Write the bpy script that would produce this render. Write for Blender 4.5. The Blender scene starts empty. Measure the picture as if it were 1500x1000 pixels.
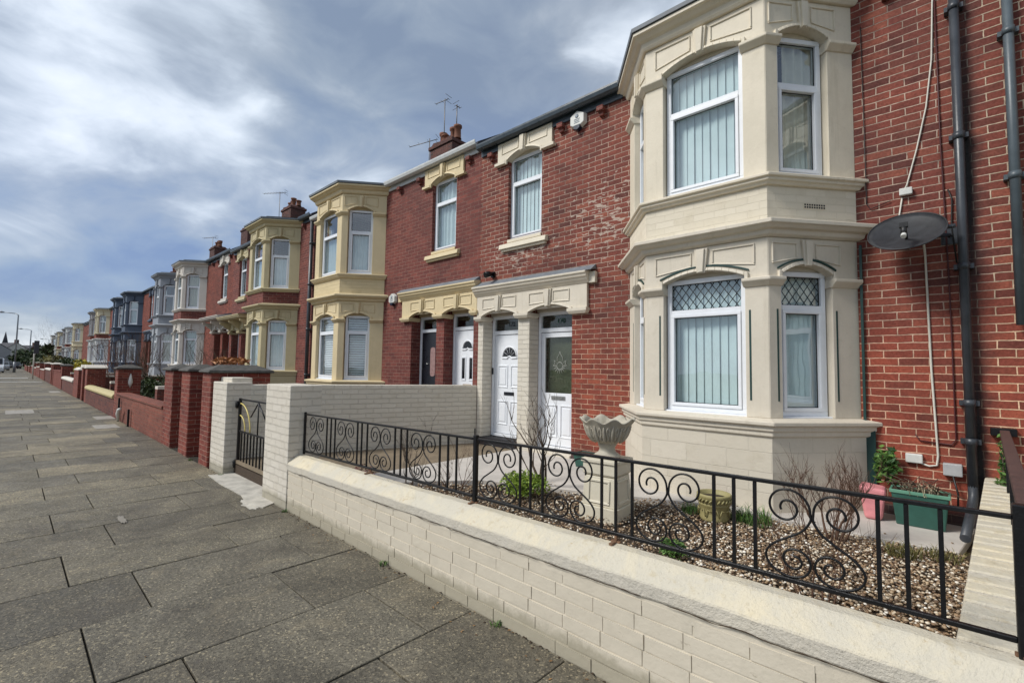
import bpy, bmesh, math, random
from mathutils import Vector, Matrix, noise as mn
random.seed(7)
PI = math.pi
sc = bpy.context.scene
COL = sc.collection
WL = {}                                   # world position of every object's own origin

# ------------------------------------------------------------------ helpers
def S(r, g, b):
    f = lambda c: (c/255/12.92) if c/255 <= .04045 else ((c/255+.055)/1.055)**2.4
    return (f(r), f(g), f(b), 1)

class MB:
    """collects faces in world metres and links them as ONE mesh object"""
    def __init__(s, xf=None):
        s.v = []; s.f = []; s.c = []; s.sm = []; s.xf = xf; s.cur = 0.5; s.smooth = False
    def P(s, x, y, z):
        p = s.xf((x, y, z)) if s.xf else (x, y, z)
        s.v.append(tuple(p)); return len(s.v)-1
    def F(s, *idx):
        s.f.append(tuple(idx)); s.c.append(s.cur); s.sm.append(s.smooth)
    def quad(s, a, b, c, d):
        s.F(*[s.P(*p) for p in (a, b, c, d)])
    def hexa(s, p):                        # 8 points: bottom ring 0-3, top ring 4-7
        i = [s.P(*q) for q in p]
        for f in ((3,2,1,0),(4,5,6,7),(0,1,5,4),(1,2,6,5),(2,3,7,6),(3,0,4,7)): s.F(*[i[k] for k in f])
    def box(s, x0, x1, y0, y1, z0, z1):
        s.hexa([(x0,y0,z0),(x1,y0,z0),(x1,y1,z0),(x0,y1,z0),(x0,y0,z1),(x1,y0,z1),(x1,y1,z1),(x0,y1,z1)])
    def prism(s, pts, d0, d1, axis='y'):   # polygon in (a,b) extruded along axis
        def mk(a, b, d): return (a, d, b) if axis == 'y' else ((d, a, b) if axis == 'x' else (a, b, d))
        A = [s.P(*mk(a, b, d0)) for a, b in pts]; B = [s.P(*mk(a, b, d1)) for a, b in pts]
        s.F(*A[::-1]); s.F(*B); n = len(pts)
        for k in range(n): s.F(A[k], A[(k+1) % n], B[(k+1) % n], B[k])
    def tube(s, pts, r, n=6, cap=True):
        pts = [Vector(p) for p in pts]; rings = []; m = len(pts)
        up = Vector((0, 0, 1)); old = s.smooth; s.smooth = True
        rs = r if isinstance(r, (list, tuple)) else [r]*m
        prev = None
        for k, p in enumerate(pts):
            t = (pts[min(k+1, m-1)]-pts[max(k-1, 0)])
            if t.length < 1e-9: t = Vector((0, 0, 1))
            t.normalize()
            if prev is None:
                a = t.cross(up)
                if a.length < .1: a = t.cross(Vector((0, 1, 0)))
            else: a = prev - t*prev.dot(t)
            if a.length < 1e-6: a = t.cross(Vector((1, 0, 0)))
            a.normalize(); prev = a; b = t.cross(a)
            rings.append([s.P(*(p+a*math.cos(2*PI*j/n)*rs[k]+b*math.sin(2*PI*j/n)*rs[k])) for j in range(n)])
        for k in range(m-1):
            for j in range(n): s.F(rings[k][j], rings[k][(j+1) % n], rings[k+1][(j+1) % n], rings[k+1][j])
        s.smooth = False
        if cap and n > 2: s.F(*rings[0][::-1]); s.F(*rings[-1])
        s.smooth = old
    def lathe(s, prof, c, n=24, fn=None):
        s.smooth = True; rings = []
        for r, z in prof:
            ring = []
            for j in range(n):
                a = 2*PI*j/n; rr, zz = (fn(r, z, a) if fn else (r, z))
                ring.append(s.P(c[0]+rr*math.cos(a), c[1]+rr*math.sin(a), c[2]+zz))
            rings.append(ring)
        for k in range(len(rings)-1):
            for j in range(n): s.F(rings[k][j], rings[k][(j+1) % n], rings[k+1][(j+1) % n], rings[k+1][j])
        s.smooth = False; s.F(*rings[0][::-1]); s.F(*rings[-1])
    def build(s, name, mat, parent=None, bevel=0, recalc=True, origin=None, seg=1):
        w = WL.get(parent.name, Vector((0, 0, 0))) if parent else (Vector(origin) if origin else Vector((0, 0, 0)))
        me = bpy.data.meshes.new(name)
        me.from_pydata([tuple(Vector(p)-w) for p in s.v], [], s.f)
        if any(s.sm): me.polygons.foreach_set('use_smooth', s.sm)
        if recalc:
            bm = bmesh.new(); bm.from_mesh(me); bmesh.ops.recalc_face_normals(bm, faces=bm.faces); bm.to_mesh(me); bm.free()
        ul = me.uv_layers.new(name='UVMap'); ca = me.color_attributes.new('rnd', 'FLOAT_COLOR', 'CORNER')
        uv = []; cc = []
        for p in me.polygons:
            n = p.normal
            if abs(n.z) > .7: t = None
            else:
                t = Vector((-n.y, n.x, 0)).normalized()
                if abs(t.x) >= abs(t.y): t = t if t.x > 0 else -t
                else: t = t if t.y > 0 else -t
            c = s.c[p.index]
            for li in p.loop_indices:
                q = me.vertices[me.loops[li].vertex_index].co + w
                if t is None: uv += [q.x, q.y]
                else: uv += [q.x*t.x+q.y*t.y, q.z]
                cc += [c, c, c, 1]
        me.uv_layers['UVMap'].data.foreach_set('uv', uv); ca = me.color_attributes['rnd']; ca.data.foreach_set('color', cc)
        me.materials.append(mat)
        o = bpy.data.objects.new(name, me); COL.objects.link(o)
        if parent: o.parent = parent; WL[o.name] = w.copy()
        else: o.location = w; WL[o.name] = w.copy()
        if bevel:
            b = o.modifiers.new('bevel', 'BEVEL'); b.width = bevel; b.segments = seg; b.limit_method = 'ANGLE'; b.angle_limit = .7
        return o

def empty(name, loc):
    o = bpy.data.objects.new(name, None); COL.objects.link(o); o.location = loc; WL[o.name] = Vector(loc)
    o.empty_display_size = .2
    return o
def tag(o, label=None, cat=None, group=None, kind=None):
    if label: o['label'] = label
    if cat: o['category'] = cat
    if group: o['group'] = group
    if kind: o['kind'] = kind
    return o
def text(name, body, size, loc, rot, mat, parent, ext=.002):
    cu = bpy.data.curves.new(name, 'FONT'); cu.body = body; cu.size = size; cu.extrude = ext; cu.align_x = 'CENTER'; cu.align_y = 'CENTER'
    to = bpy.data.objects.new(name+'_tmp', cu); COL.objects.link(to)
    bpy.context.view_layer.update()
    me = bpy.data.meshes.new_from_object(to.evaluated_get(bpy.context.evaluated_depsgraph_get()))
    bpy.data.objects.remove(to); me.materials.clear(); me.materials.append(mat)
    o = bpy.data.objects.new(name, me); COL.objects.link(o); o.parent = parent
    o.location = Vector(loc)-WL[parent.name]; o.rotation_euler = rot
    return o

# ------------------------------------------------------------------ materials
class N:
    def __init__(s, name):
        s.m = bpy.data.materials.new(name); s.m.use_nodes = True; s.t = s.m.node_tree; s.b = s.t.nodes['Principled BSDF']
        s.out = s.t.nodes['Material Output']
    def n(s, typ, **k):
        nd = s.t.nodes.new(typ)
        for a, v in k.items():
            if a in nd.inputs: nd.inputs[a].default_value = v
            else: setattr(nd, a, v)
        return nd
    def l(s, a, b): s.t.links.new(a, b)
    def noise(s, scale, detail=4, rough=.6, vec=None, dist=0):
        nd = s.n('ShaderNodeTexNoise'); nd.inputs['Scale'].default_value = scale; nd.inputs['Detail'].default_value = detail
        nd.inputs['Roughness'].default_value = rough; nd.inputs['Distortion'].default_value = dist
        if vec is not None: s.l(vec, nd.inputs['Vector'])
        return nd.outputs['Fac']
    def ramp(s, fac, stops, interp='LINEAR'):
        nd = s.n('ShaderNodeValToRGB'); cr = nd.color_ramp; cr.interpolation = interp
        cr.elements.remove(cr.elements[1]); e = cr.elements[0]; e.position = stops[0][0]; e.color = stops[0][1]
        for p, c in stops[1:]: e = cr.elements.new(p); e.color = c
        s.l(fac, nd.inputs[0]); return nd.outputs[0]
    def mix(s, fac, a, b, mode='MIX'):
        nd = s.n('ShaderNodeMix', data_type='RGBA', blend_type=mode)
        for k, v in ((0, fac), (6, a), (7, b)):
            if hasattr(v, 'is_linked'): s.l(v, nd.inputs[k])
            else: nd.inputs[k].default_value = v
        return nd.outputs[2]
    def math(s, op, a, b=None, c=None, clamp=False):
        nd = s.n('ShaderNodeMath', operation=op, use_clamp=clamp)
        for k, v in enumerate((a, b, c)):
            if v is None: continue
            if hasattr(v, 'is_linked'): s.l(v, nd.inputs[k])
            else: nd.inputs[k].default_value = v
        return nd.outputs[0]
    def bump(s, h, strength=.5, dist=.01, prev=None):
        nd = s.n('ShaderNodeBump'); nd.inputs['Strength'].default_value = strength; nd.inputs['Distance'].default_value = dist
        s.l(h, nd.inputs['Height'])
        if prev is not None: s.l(prev, nd.inputs['Normal'])
        return nd.outputs[0]
    def pos(s): return s.n('ShaderNodeNewGeometry').outputs['Position']
    def uv(s): return s.n('ShaderNodeTexCoord').outputs['UV']
    def done(s, col=None, rough=.8, normal=None, metal=0, spec=None):
        if col is not None:
            if hasattr(col, 'is_linked'): s.l(col, s.b.inputs['Base Color'])
            else: s.b.inputs['Base Color'].default_value = col
        if hasattr(rough, 'is_linked'): s.l(rough, s.b.inputs['Roughness'])
        else: s.b.inputs['Roughness'].default_value = rough
        s.b.inputs['Metallic'].default_value = metal
        if spec is not None: s.b.inputs['Specular IOR Level'].default_value = spec
        if normal is not None: s.l(normal, s.b.inputs['Normal'])
        return s.m
W4 = lambda v: (v, v, v, 1)

def plain(name, col, rough=.5, metal=0, vary=.12, scale=9, bump=.0, spec=None):
    m = N(name); p = m.pos()
    f = m.noise(scale, 5, .65, p)
    g = m.ramp(f, [(.3, W4(1-vary)), (.7, W4(1+vary*.5))])
    c = m.mix(1, col, g, 'MULTIPLY')
    nb = m.bump(m.noise(scale*12, 3, .6, p), bump, .004) if bump else None
    r = m.math('MULTIPLY_ADD', f, .25, rough-.12, clamp=True)
    return m.done(c, r, nb, metal, spec)

def paint(name, col, dirt=(.35, .3, .22, 1), dirty=.35, bump=.35, rough=.62):
    """masonry paint over stone: fine grain, faint mottling, thin grime patches with their own shape"""
    m = N(name); p = m.pos()
    big = m.noise(1.7, 6, .7, p); fine = m.noise(24, 4, .7, p); mid = m.noise(7, 5, .7, p, .4)
    c = m.mix(1, col, m.ramp(big, [(.3, (.90, .89, .86, 1)), (.65, (1.03, 1.02, 1.0, 1))]), 'MULTIPLY')
    g = m.math('MULTIPLY', m.ramp(mid, [(.57, W4(0)), (.78, W4(1))]), dirty)
    c = m.mix(g, c, (col[0]*.62, col[1]*.58, col[2]*.48, 1))
    c = m.mix(m.math('MULTIPLY', m.ramp(fine, [(.35, W4(0)), (.5, W4(1)), (.65, W4(0))]), .06), c, dirt)
    mpn = m.n('ShaderNodeMapping'); mpn.inputs['Scale'].default_value = (16, 16, 1.1); m.l(p, mpn.inputs[0])
    st = m.math('MULTIPLY', m.ramp(m.noise(1.0, 4, .7, mpn.outputs[0]), [(.52, W4(0)), (.72, W4(1))]), m.ramp(m.noise(1.1, 3, .6, p), [(.42, W4(0)), (.62, W4(1))]))
    c = m.mix(m.math('MULTIPLY', st, .38), c, (col[0]*.55, col[1]*.52, col[2]*.45, 1))
    fl = m.ramp(m.noise(19, 5, .8, p, .5), [(.68, W4(0)), (.71, W4(1))])
    c = m.mix(m.math('MULTIPLY', fl, .5), c, (col[0]*.7, col[1]*.68, col[2]*.62, 1))
    nb = m.bump(m.noise(60, 4, .7, p), bump, .004); nb = m.bump(mid, bump*.8, .012, nb); nb = m.bump(fl, .4, .004, nb)
    return m.done(c, rough, nb)

def brick(name, cols, mortar, soot=.35, msize=.010, bw=.225, rh=.075, painted=None, bump=1.0, residue=None, damp=None, patch=None, offx=0, bd=.012, plume=False):
    m = N(name); uv = m.uv(); p = m.pos()
    wob = m.n('ShaderNodeTexNoise'); wob.inputs['Scale'].default_value = 9; wob.inputs['Detail'].default_value = 3; m.l(uv, wob.inputs['Vector'])
    sub = m.n('ShaderNodeVectorMath', operation='SUBTRACT'); m.l(wob.outputs['Color'], sub.inputs[0]); sub.inputs[1].default_value = (.5+offx, .5, .5)
    scl = m.n('ShaderNodeVectorMath', operation='SCALE'); m.l(sub.outputs[0], scl.inputs[0]); scl.inputs['Scale'].default_value = .012
    scl.inputs['Scale'].default_value = .017 if painted else .014
    add = m.n('ShaderNodeVectorMath', operation='ADD'); m.l(uv, add.inputs[0]); m.l(scl.outputs[0], add.inputs[1])
    b = m.n('ShaderNodeTexBrick', offset=.5, offset_frequency=2)
    m.l(add.outputs[0], b.inputs['Vector'])
    for k, v in (('Color1', W4(0)), ('Color2', W4(1)), ('Mortar', W4(.5)), ('Scale', 1), ('Mortar Size', msize/2), ('Mortar Smooth', .25), ('Bias', 0), ('Brick Width', bw), ('Row Height', rh)):
        b.inputs[k].default_value = v
    mf = b.outputs['Fac']; rnd = b.outputs['Color']
    fine = m.noise(45, 4, .7, uv); mid = m.noise(6, 5, .7, uv); big = m.noise(.55, 5, .65, uv, .6)
    if painted:
        bump *= 1.1
        c = m.mix(1, painted, m.ramp(rnd, [(0, (.94, .935, .92, 1)), (1, (1.02, 1.02, 1.02, 1))]), 'MULTIPLY')
        c = m.mix(m.math('MULTIPLY', m.ramp(mid, [(.52, W4(0)), (.75, W4(1))]), .3), c, (painted[0]*.66, painted[1]*.62, painted[2]*.52, 1))
        if not damp:
            sz = m.n('ShaderNodeSeparateXYZ'); m.l(uv, sz.inputs[0])
            zf = m.math('ADD', sz.outputs[1], m.math('MULTIPLY', m.noise(7, 5, .75, uv), -.16))
            c = m.mix(m.ramp(zf, [(0, W4(.62)), (.07, W4(0))]), c, S(126, 120, 98))
        fk = m.ramp(m.noise(21, 5, .8, uv, .6), [(.67, W4(0)), (.70, W4(1))])
        c = m.mix(m.math('MULTIPLY', fk, .45), c, (painted[0]*.72, painted[1]*.68, painted[2]*.6, 1))
        c = m.mix(m.math('MULTIPLY', mf, .10), c, (painted[0]*.55, painted[1]*.53, painted[2]*.46, 1))
    else:
        st = [(i/(len(cols)-1), x) for i, x in enumerate(cols)]
        c = m.ramp(rnd, st)
        c = m.mix(1, c, m.ramp(fine, [(.25, W4(.62)), (.7, W4(1.22))]), 'MULTIPLY')
        c = m.mix(1, c, m.ramp(mid, [(.3, (.72, .68, .70, 1)), (.7, (1.15, 1.12, 1.1, 1))]), 'MULTIPLY')
        sf = m.math('MULTIPLY', m.ramp(big, [(.42, W4(0)), (.68, W4(1))]), soot)
        mo = m.mix(1, mortar, m.ramp(m.noise(14, 4, .7, uv), [(.3, W4(.55)), (.65, W4(1.15))]), 'MULTIPLY')
        # some joints stand back and dark where the pointing has gone
        gone = m.math('MULTIPLY', m.ramp(m.noise(1.3, 4, .7, uv), [(.50, W4(0)), (.64, W4(1))]), .5)
        mo = m.mix(gone, mo, (.06, .04, .036, 1))
        c = m.mix(mf, c, mo)
        c = m.mix(sf, c, (.035, .022, .022, 1))
    if residue:                              # grey mortar smeared over the bricks in one stained patch
        sep = m.n('ShaderNodeSeparateXYZ'); m.l(uv, sep.inputs[0])
        tot = None
        for x0, x1, z0, z1 in residue:
            ex = m.math('SUBTRACT', 1, m.math('DIVIDE', m.math('ABSOLUTE', m.math('SUBTRACT', sep.outputs[0], (x0+x1)/2)), (x1-x0)/2), clamp=True)
            ez = m.math('SUBTRACT', 1, m.math('DIVIDE', m.math('ABSOLUTE', m.math('SUBTRACT', sep.outputs[1], (z0+z1)/2)), (z1-z0)/2), clamp=True)
            e = m.math('POWER', m.math('MULTIPLY', ex, ez), .45)
            tot = e if tot is None else m.math('MAXIMUM', tot, e)
        ms = m.n('ShaderNodeMapping'); ms.inputs['Scale'].default_value = (1, 2.9, 1); m.l(uv, ms.inputs[0])
        nz = m.math('ADD', m.math('MULTIPLY', m.noise(6.5, 3, .6, ms.outputs[0], .2), m.math('MULTIPLY_ADD', tot, .30, .52)), m.math('MULTIPLY', m.math('MULTIPLY', mf, tot), .10))
        f = m.ramp(nz, [(.425, W4(0)), (.455, W4(1))])
        c = m.mix(m.math('MULTIPLY', f, .8), c, S(188, 172, 158))
    if patch:                                # warmer, cleaner brickwork rebuilt low down
        sep = m.n('ShaderNodeSeparateXYZ'); m.l(uv, sep.inputs[0])
        z = m.math('ADD', sep.outputs[1], m.math('MULTIPLY', m.noise(.9, 3, .6, uv), 1.6))
        f = m.ramp(m.math('DIVIDE', z, 6), [(patch/6, W4(1)), (patch/6+.16, W4(0))])
        c = m.mix(m.math('MULTIPLY', f, 1.0), c, m.mix(1, c, (1.32, 1.12, .98, 1), 'MULTIPLY'))
    if plume:                                # black stain running down behind the waste pipe
        sep = m.n('ShaderNodeSeparateXYZ'); m.l(uv, sep.inputs[0])
        dx = m.math('ABSOLUTE', m.math('SUBTRACT', sep.outputs[0], .20)); 
        w = m.math('MULTIPLY_ADD', m.noise(3.2, 5, .7, uv), .34, -.07)
        f = m.math('SUBTRACT', 1, m.math('DIVIDE', dx, m.math('MAXIMUM', w, .02)), clamp=True)
        zz = m.ramp(m.math('DIVIDE', sep.outputs[1], 6), [(.12, W4(1)), (.35, W4(.5)), (.56, W4(1)), (.8, W4(.45))])
        c = m.mix(m.math('MULTIPLY', m.math('MULTIPLY', f, zz), 1.2, clamp=True), c, (.02, .018, .018, 1))
    if damp:
        sep = m.n('ShaderNodeSeparateXYZ'); m.l(uv, sep.inputs[0])
        z = m.math('ADD', sep.outputs[1], m.math('MULTIPLY', m.noise(3, 3, .6, uv), .25))
        c = m.mix(m.ramp(z, [(damp, W4(.85)), (min(1, damp+.10), W4(0))]), c, (.05, .045, .05, 1))
    h = m.math('MULTIPLY_ADD', mf, -1, m.math('MULTIPLY', fine, .22))
    if painted: h = m.math('MULTIPLY_ADD', m.noise(11, 3, .55, uv), .40, h)
    h2 = m.math('MULTIPLY_ADD', rnd, .16, h)
    nb = m.bump(h2, bump, bd); nb = m.bump(mid, .35, .012, nb)
    return m.done(c, m.ramp(fine, [(.3, W4(.9)), (.7, W4(.7))]), nb, spec=.3)

def glass(name, tint=(.90, .96, .965, 1), base=.16, gain=.8):
    m = N(name); m.t.nodes.remove(m.b)
    tr = m.n('ShaderNodeBsdfTransparent'); tr.inputs[0].default_value = tint
    gl = m.n('ShaderNodeBsdfGlossy'); gl.inputs['Roughness'].default_value = .015; gl.inputs['Color'].default_value = (.95, .98, 1, 1)
    bp = m.bump(m.noise(2.2, 2, .5, m.pos()), .035, .05); m.l(bp, gl.inputs['Normal'])
    fr = m.n('ShaderNodeLayerWeight'); fr.inputs[0].default_value = .5
    f = m.math('MULTIPLY_ADD', m.math('POWER', fr.outputs['Facing'], 3.2), gain, base, clamp=True)
    mx = m.n('ShaderNodeMixShader'); m.l(f, mx.inputs[0]); m.l(tr.outputs[0], mx.inputs[1]); m.l(gl.outputs[0], mx.inputs[2])
    m.l(mx.outputs[0], m.out.inputs[0]); return m.m

def leafm(name, c1, c2, rough=.6):
    m = N(name); a = m.n('ShaderNodeAttribute', attribute_name='rnd')
    c = m.ramp(a.outputs['Fac'], [(0, c1), (1, c2)])
    m.b.inputs['Subsurface Weight'].default_value = 0
    return m.done(c, rough, spec=.3)

M = {}
EXPOSURE = 1.15; SKY_GAIN = 10/2**EXPOSURE/.88*1.12
BR_H1 = [S(98, 55, 48), S(122, 65, 54), S(136, 74, 60), S(127, 67, 56), S(150, 86, 68), S(109, 60, 51), S(133, 71, 58)]
BR_H2 = [S(106, 57, 52), S(123, 67, 59), S(133, 74, 64), S(116, 63, 56), S(110, 60, 54)]
BR_OR = [S(120, 48, 36), S(160, 68, 46), S(140, 56, 42), S(104, 42, 36), S(172, 80, 54)]
M['brick_main'] = brick('red brick with pale pointing', BR_H1, S(196, 170, 152), soot=.45, msize=.011, residue=[(-4.6, -2.7, 3.0, 4.7), (-6.6, -4.2, 3.1, 4.0)], patch=2.35, damp=.42, plume=True)
M['brick_right'] = brick('orange red brick', BR_H1, S(206, 184, 160), soot=.3, msize=.011, patch=2.35, damp=.42, plume=True)
M['brick_dark'] = brick('sooty red brick', BR_H2, S(168, 132, 118), soot=.4, msize=.009)
M['brick_far'] = brick('weathered red brick', [S(110, 58, 48), S(130, 68, 55), S(140, 76, 61), S(118, 62, 52)], S(140, 108, 96), soot=.3, msize=.008)
M['brick_pier'] = brick('glazed red pier brick', [S(108, 52, 44), S(138, 70, 56), S(122, 58, 48), S(150, 82, 66)], S(176, 140, 122), soot=.3)
M['brick_low'] = brick('worn brown brick', [S(96, 58, 50), S(120, 70, 58), S(104, 60, 54), S(84, 52, 48)], S(120, 100, 90), soot=.3, damp=.02)
M['brick_orange'] = brick('plain orange brick', [S(128, 74, 60), S(142, 84, 68), S(116, 66, 54)], S(152, 118, 100), soot=.4, msize=.009, damp=.02)
STONE = S(209, 201, 186); STONE_U = S(217, 208, 189)
M['pb_wall'] = brick('cream painted brick', None, None, painted=S(206, 199, 186), msize=.013, bw=.25, rh=.079, bump=1.0, bd=.016)
M['pb_band'] = brick('cream painted brick band', None, None, painted=STONE_U, msize=.008, bump=.5)
M['pb_side'] = brick('fine jointed cream painted brick', None, None, painted=S(207, 200, 186), msize=.010, bw=.25, rh=.079, bump=.9, bd=.016)  # nearly the gate pier cream, with narrower mortar joints
M['st_low'] = paint('greige stone paint', STONE)
M['st_up'] = paint('cream stone paint', STONE_U)
M['st_block'] = brick('painted pitched stone blocks', None, None, painted=S(206, 198, 182), msize=.010, bw=.42, rh=.195, bump=.6)
M['coping'] = paint('weathered cream coping', S(214, 204, 180), dirty=.8, bump=.8)
def coping_mat():
    m = N('worn cream coping paint'); p = m.pos()
    big = m.noise(2.6, 6, .75, p, .5); mid = m.noise(11, 5, .7, p); fine = m.noise(70, 3, .7, p)
    c = m.mix(m.ramp(big, [(.42, W4(0)), (.66, W4(1))]), S(192, 185, 168), S(209, 197, 169))
    c = m.mix(m.math('MULTIPLY', m.ramp(mid, [(.56, W4(0)), (.66, W4(1))]), .55), c, S(178, 164, 134))
    c = m.mix(m.math('MULTIPLY', m.ramp(m.noise(4.3, 6, .8, p, 1), [(.62, W4(0)), (.70, W4(1))]), .7), c, S(168, 140, 98))
    up_ = m.n('ShaderNodeSeparateXYZ'); m.l(m.n('ShaderNodeNewGeometry').outputs['Normal'], up_.inputs[0])
    c = m.mix(m.math('MULTIPLY', m.ramp(up_.outputs[2], [(.15, W4(1)), (.5, W4(0))]), .75), c, S(190, 184, 172))   # the upright edge keeps its plain paint
    c = m.mix(m.math('MULTIPLY', m.ramp(fine, [(.60, W4(0)), (.72, W4(1))]), .35), c, S(150, 138, 116))
    nb = m.bump(fine, .8, .005); nb = m.bump(mid, .7, .014, nb); nb = m.bump(big, .5, .03, nb)
    return m.done(c, .75, nb)
M['coping'] = coping_mat()
M['upvc'] = plain('white window plastic', S(226, 229, 233), .35, vary=.05)
M['upvc_old'] = plain('grubby white plastic', S(208, 210, 212), .4, vary=.08)
def wallpaint():
    m = N('thick cream wall paint'); p = m.pos(); col = S(201, 192, 175)
    big = m.noise(1.3, 5, .7, p); mid = m.noise(6, 5, .7, p, .4)
    c = m.mix(1, col, m.ramp(big, [(.3, (.93, .925, .91, 1)), (.7, (1.03, 1.03, 1.02, 1))]), 'MULTIPLY')
    c = m.mix(m.math('MULTIPLY', m.ramp(mid, [(.52, W4(0)), (.72, W4(1))]), .35), c, S(172, 166, 150))
    sz = m.n('ShaderNodeSeparateXYZ'); m.l(p, sz.inputs[0])
    zf = m.math('ADD', sz.outputs[2], m.math('MULTIPLY', m.noise(7, 5, .75, p), -.18))
    c = m.mix(m.ramp(zf, [(0, W4(.55)), (.05, W4(0))]), c, S(128, 122, 100))
    fk = m.ramp(m.noise(24, 5, .8, p, .6), [(.66, W4(0)), (.69, W4(1))]); c = m.mix(m.math('MULTIPLY', fk, .5), c, S(150, 140, 120))
    nb = m.bump(m.noise(55, 4, .6, p), .35, .004); nb = m.bump(m.noise(14, 4, .6, p), .5, .008, nb)
    return m.done(c, .55, nb)
M['wallpaint'] = wallpaint()
M['glass'] = glass('window glass')
M['glass_door'] = glass('dull door glass', (.8, .82, .78, 1), .05, .4)
M['glass_far'] = glass('dark window glass', (.78, .84, .86, 1), .22, .8)
M['black'] = plain('gloss black ironwork', (.006, .006, .007, 1), .38, vary=.3, bump=.4, spec=.35)
M['pipe'] = plain('dark grey pipe paint', S(58, 62, 68), .38, vary=.35, scale=5, bump=.2)
M['pipe2'] = plain('grey cast pipe', S(78, 88, 94), .42, vary=.25, scale=4, bump=.2)
M['gutter'] = plain('dark slate gutter', S(66, 76, 84), .3, vary=.3)
M['gutter_w'] = plain('pale grey gutter', S(196, 198, 196), .4)
M['lead'] = plain('grey lead', S(112, 118, 124), .55, vary=.25, bump=.3)
M['slate'] = brick('blue grey roof slates', [S(60, 62, 68), S(76, 78, 84), S(66, 68, 76)], (.02, .02, .02, 1), bw=.3, rh=.2, msize=.006, soot=.2)
M['dark'] = plain('dark interior plaster', S(70, 66, 60), .9)
M['blind'] = plain('pale vertical blind', S(208, 220, 220), .8, vary=.10, scale=3)
M['curtain'] = plain('cream curtain cloth', S(206, 200, 184), .9, vary=.1)
M['net'] = plain('white net curtain', S(196, 206, 206), .9, vary=.1)
M['leadcame'] = plain('lead came', (.02, .02, .022, 1), .5)
M['green'] = plain('bottle green paint', S(22, 58, 54), .5)
M['tile'] = brick('black glazed tiles', [(.012, .013, .016, 1), (.02, .02, .024, 1), (.016, .017, .02, 1)], (.05, .05, .05, 1), bw=.15, rh=.075, msize=.006, soot=0, bump=.4)
M['black_door'] = plain('black door leaf', (.012, .014, .02, 1), .3)
M['brass'] = plain('brass', S(168, 128, 52), .35, metal=.9)
M['chrome'] = plain('brushed steel', S(190, 190, 188), .3, metal=.9)
M['gold'] = plain('faded gold paint', S(206, 188, 110), .45)
M['pot_clay'] = plain('terracotta clay', S(126, 82, 62), .85, vary=.35, bump=.3)
M['soot_brick'] = brick('sooted chimney brick', [S(84, 56, 50), S(108, 66, 56), S(94, 60, 54), S(74, 54, 50)], S(120, 106, 98), soot=.45)
M['alu'] = plain('dull aluminium', S(120, 116, 112), .45, metal=.6)
M['cable_w'] = plain('white cable', S(206, 202, 190), .5)
M['cable_r'] = plain('dark red cable', S(70, 22, 24), .5)
M['cable_k'] = plain('black cable', (.01, .01, .01, 1), .5)
M['box_w'] = plain('white plastic box', S(206, 206, 200), .45)
M['box_g'] = plain('grey plastic box', S(168, 168, 168), .45)
M['pink'] = plain('faded pink plastic', S(214, 138, 142), .55, vary=.2, bump=.2)
M['trough'] = plain('green planter plastic', S(44, 86, 76), .45, vary=.25)
M['trough_rim'] = plain('pale green planter rim', S(92, 140, 118), .5)
M['soil'] = plain('dry soil', S(70, 56, 42), .95, vary=.5, scale=40, bump=.8)
M['urn'] = paint('grey cast stone', S(176, 170, 156), dirty=.9, bump=.8)
M['urn_in'] = plain('mossy cast stone', S(140, 132, 96), .9, vary=.4, bump=.6)
M['ped'] = paint('pale pedestal paint', S(206, 200, 182), dirty=.25, bump=.25)
M['yellowpot'] = paint('mossy cast stone pot', S(150, 142, 96), dirty=.9, bump=.7)
M['rust'] = plain('rusty iron', S(128, 96, 72), .9, vary=.4, scale=40, bump=.8)
M['rustrail'] = plain('rust brown rail', S(84, 58, 52), .75, vary=.4, scale=22, bump=.6)
M['bark'] = plain('grey brown bark', S(88, 74, 62), .9, vary=.4, scale=60, bump=.6)
M['bark_red'] = plain('reddish twig bark', S(100, 74, 58), .9, vary=.4, scale=60, bump=.6)
M['leaf_lime'] = leafm('lime green leaves', S(60, 88, 28), S(150, 172, 66))
M['leaf_green'] = leafm('mid green leaves', S(34, 66, 34), S(104, 138, 66))
M['leaf_dark'] = leafm('dark hedge leaves', S(24, 38, 22), S(70, 84, 44))
M['leaf_yellow'] = leafm('golden conifer leaves', S(120, 116, 34), S(206, 190, 66))
M['leaf_olive'] = leafm('olive shrub leaves', S(56, 60, 34), S(124, 116, 66))
M['leaf_rust'] = leafm('dry rust coloured leaves', S(120, 74, 40), S(190, 132, 84))
M['leaf_red'] = leafm('small red leaves', S(84, 36, 40), S(150, 80, 84))
M['straw'] = leafm('dead straw stems', S(120, 104, 78), S(206, 194, 164))
M['capstone'] = plain('dark weathered cap stone', S(86, 84, 80), .9, vary=.5, scale=14, bump=.9)
M['capyellow'] = paint('lichened yellow stone', S(186, 172, 124), dirty=.9, bump=1)
M['cappale'] = paint('pale concrete cap', S(206, 200, 190), dirty=.6, bump=.5)
M['steel'] = plain('galvanised lamp steel', S(142, 146, 150), .5, metal=.3)
M['sign'] = plain('dark sign face', S(52, 50, 56), .5)
M['carw'] = plain('white car paint', S(200, 204, 208), .25, vary=.04)
M['cars'] = plain('silver car paint', S(128, 134, 140), .25, vary=.04)
M['card'] = plain('dark car paint', S(34, 38, 44), .25, vary=.04)
M['carglass'] = plain('car glass', (.01, .012, .015, 1), .08, vary=.02)
M['tyre'] = plain('tyre rubber', (.012, .012, .012, 1), .8)
M['lamp_red'] = plain('red lamp lens', S(150, 20, 20), .3)
M['asphalt'] = plain('road asphalt', S(66, 66, 68), .9, vary=.2, scale=3, bump=.8)
M['kerb'] = plain('granite kerb', S(120, 118, 114), .85, vary=.3, scale=20, bump=.5)
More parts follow.
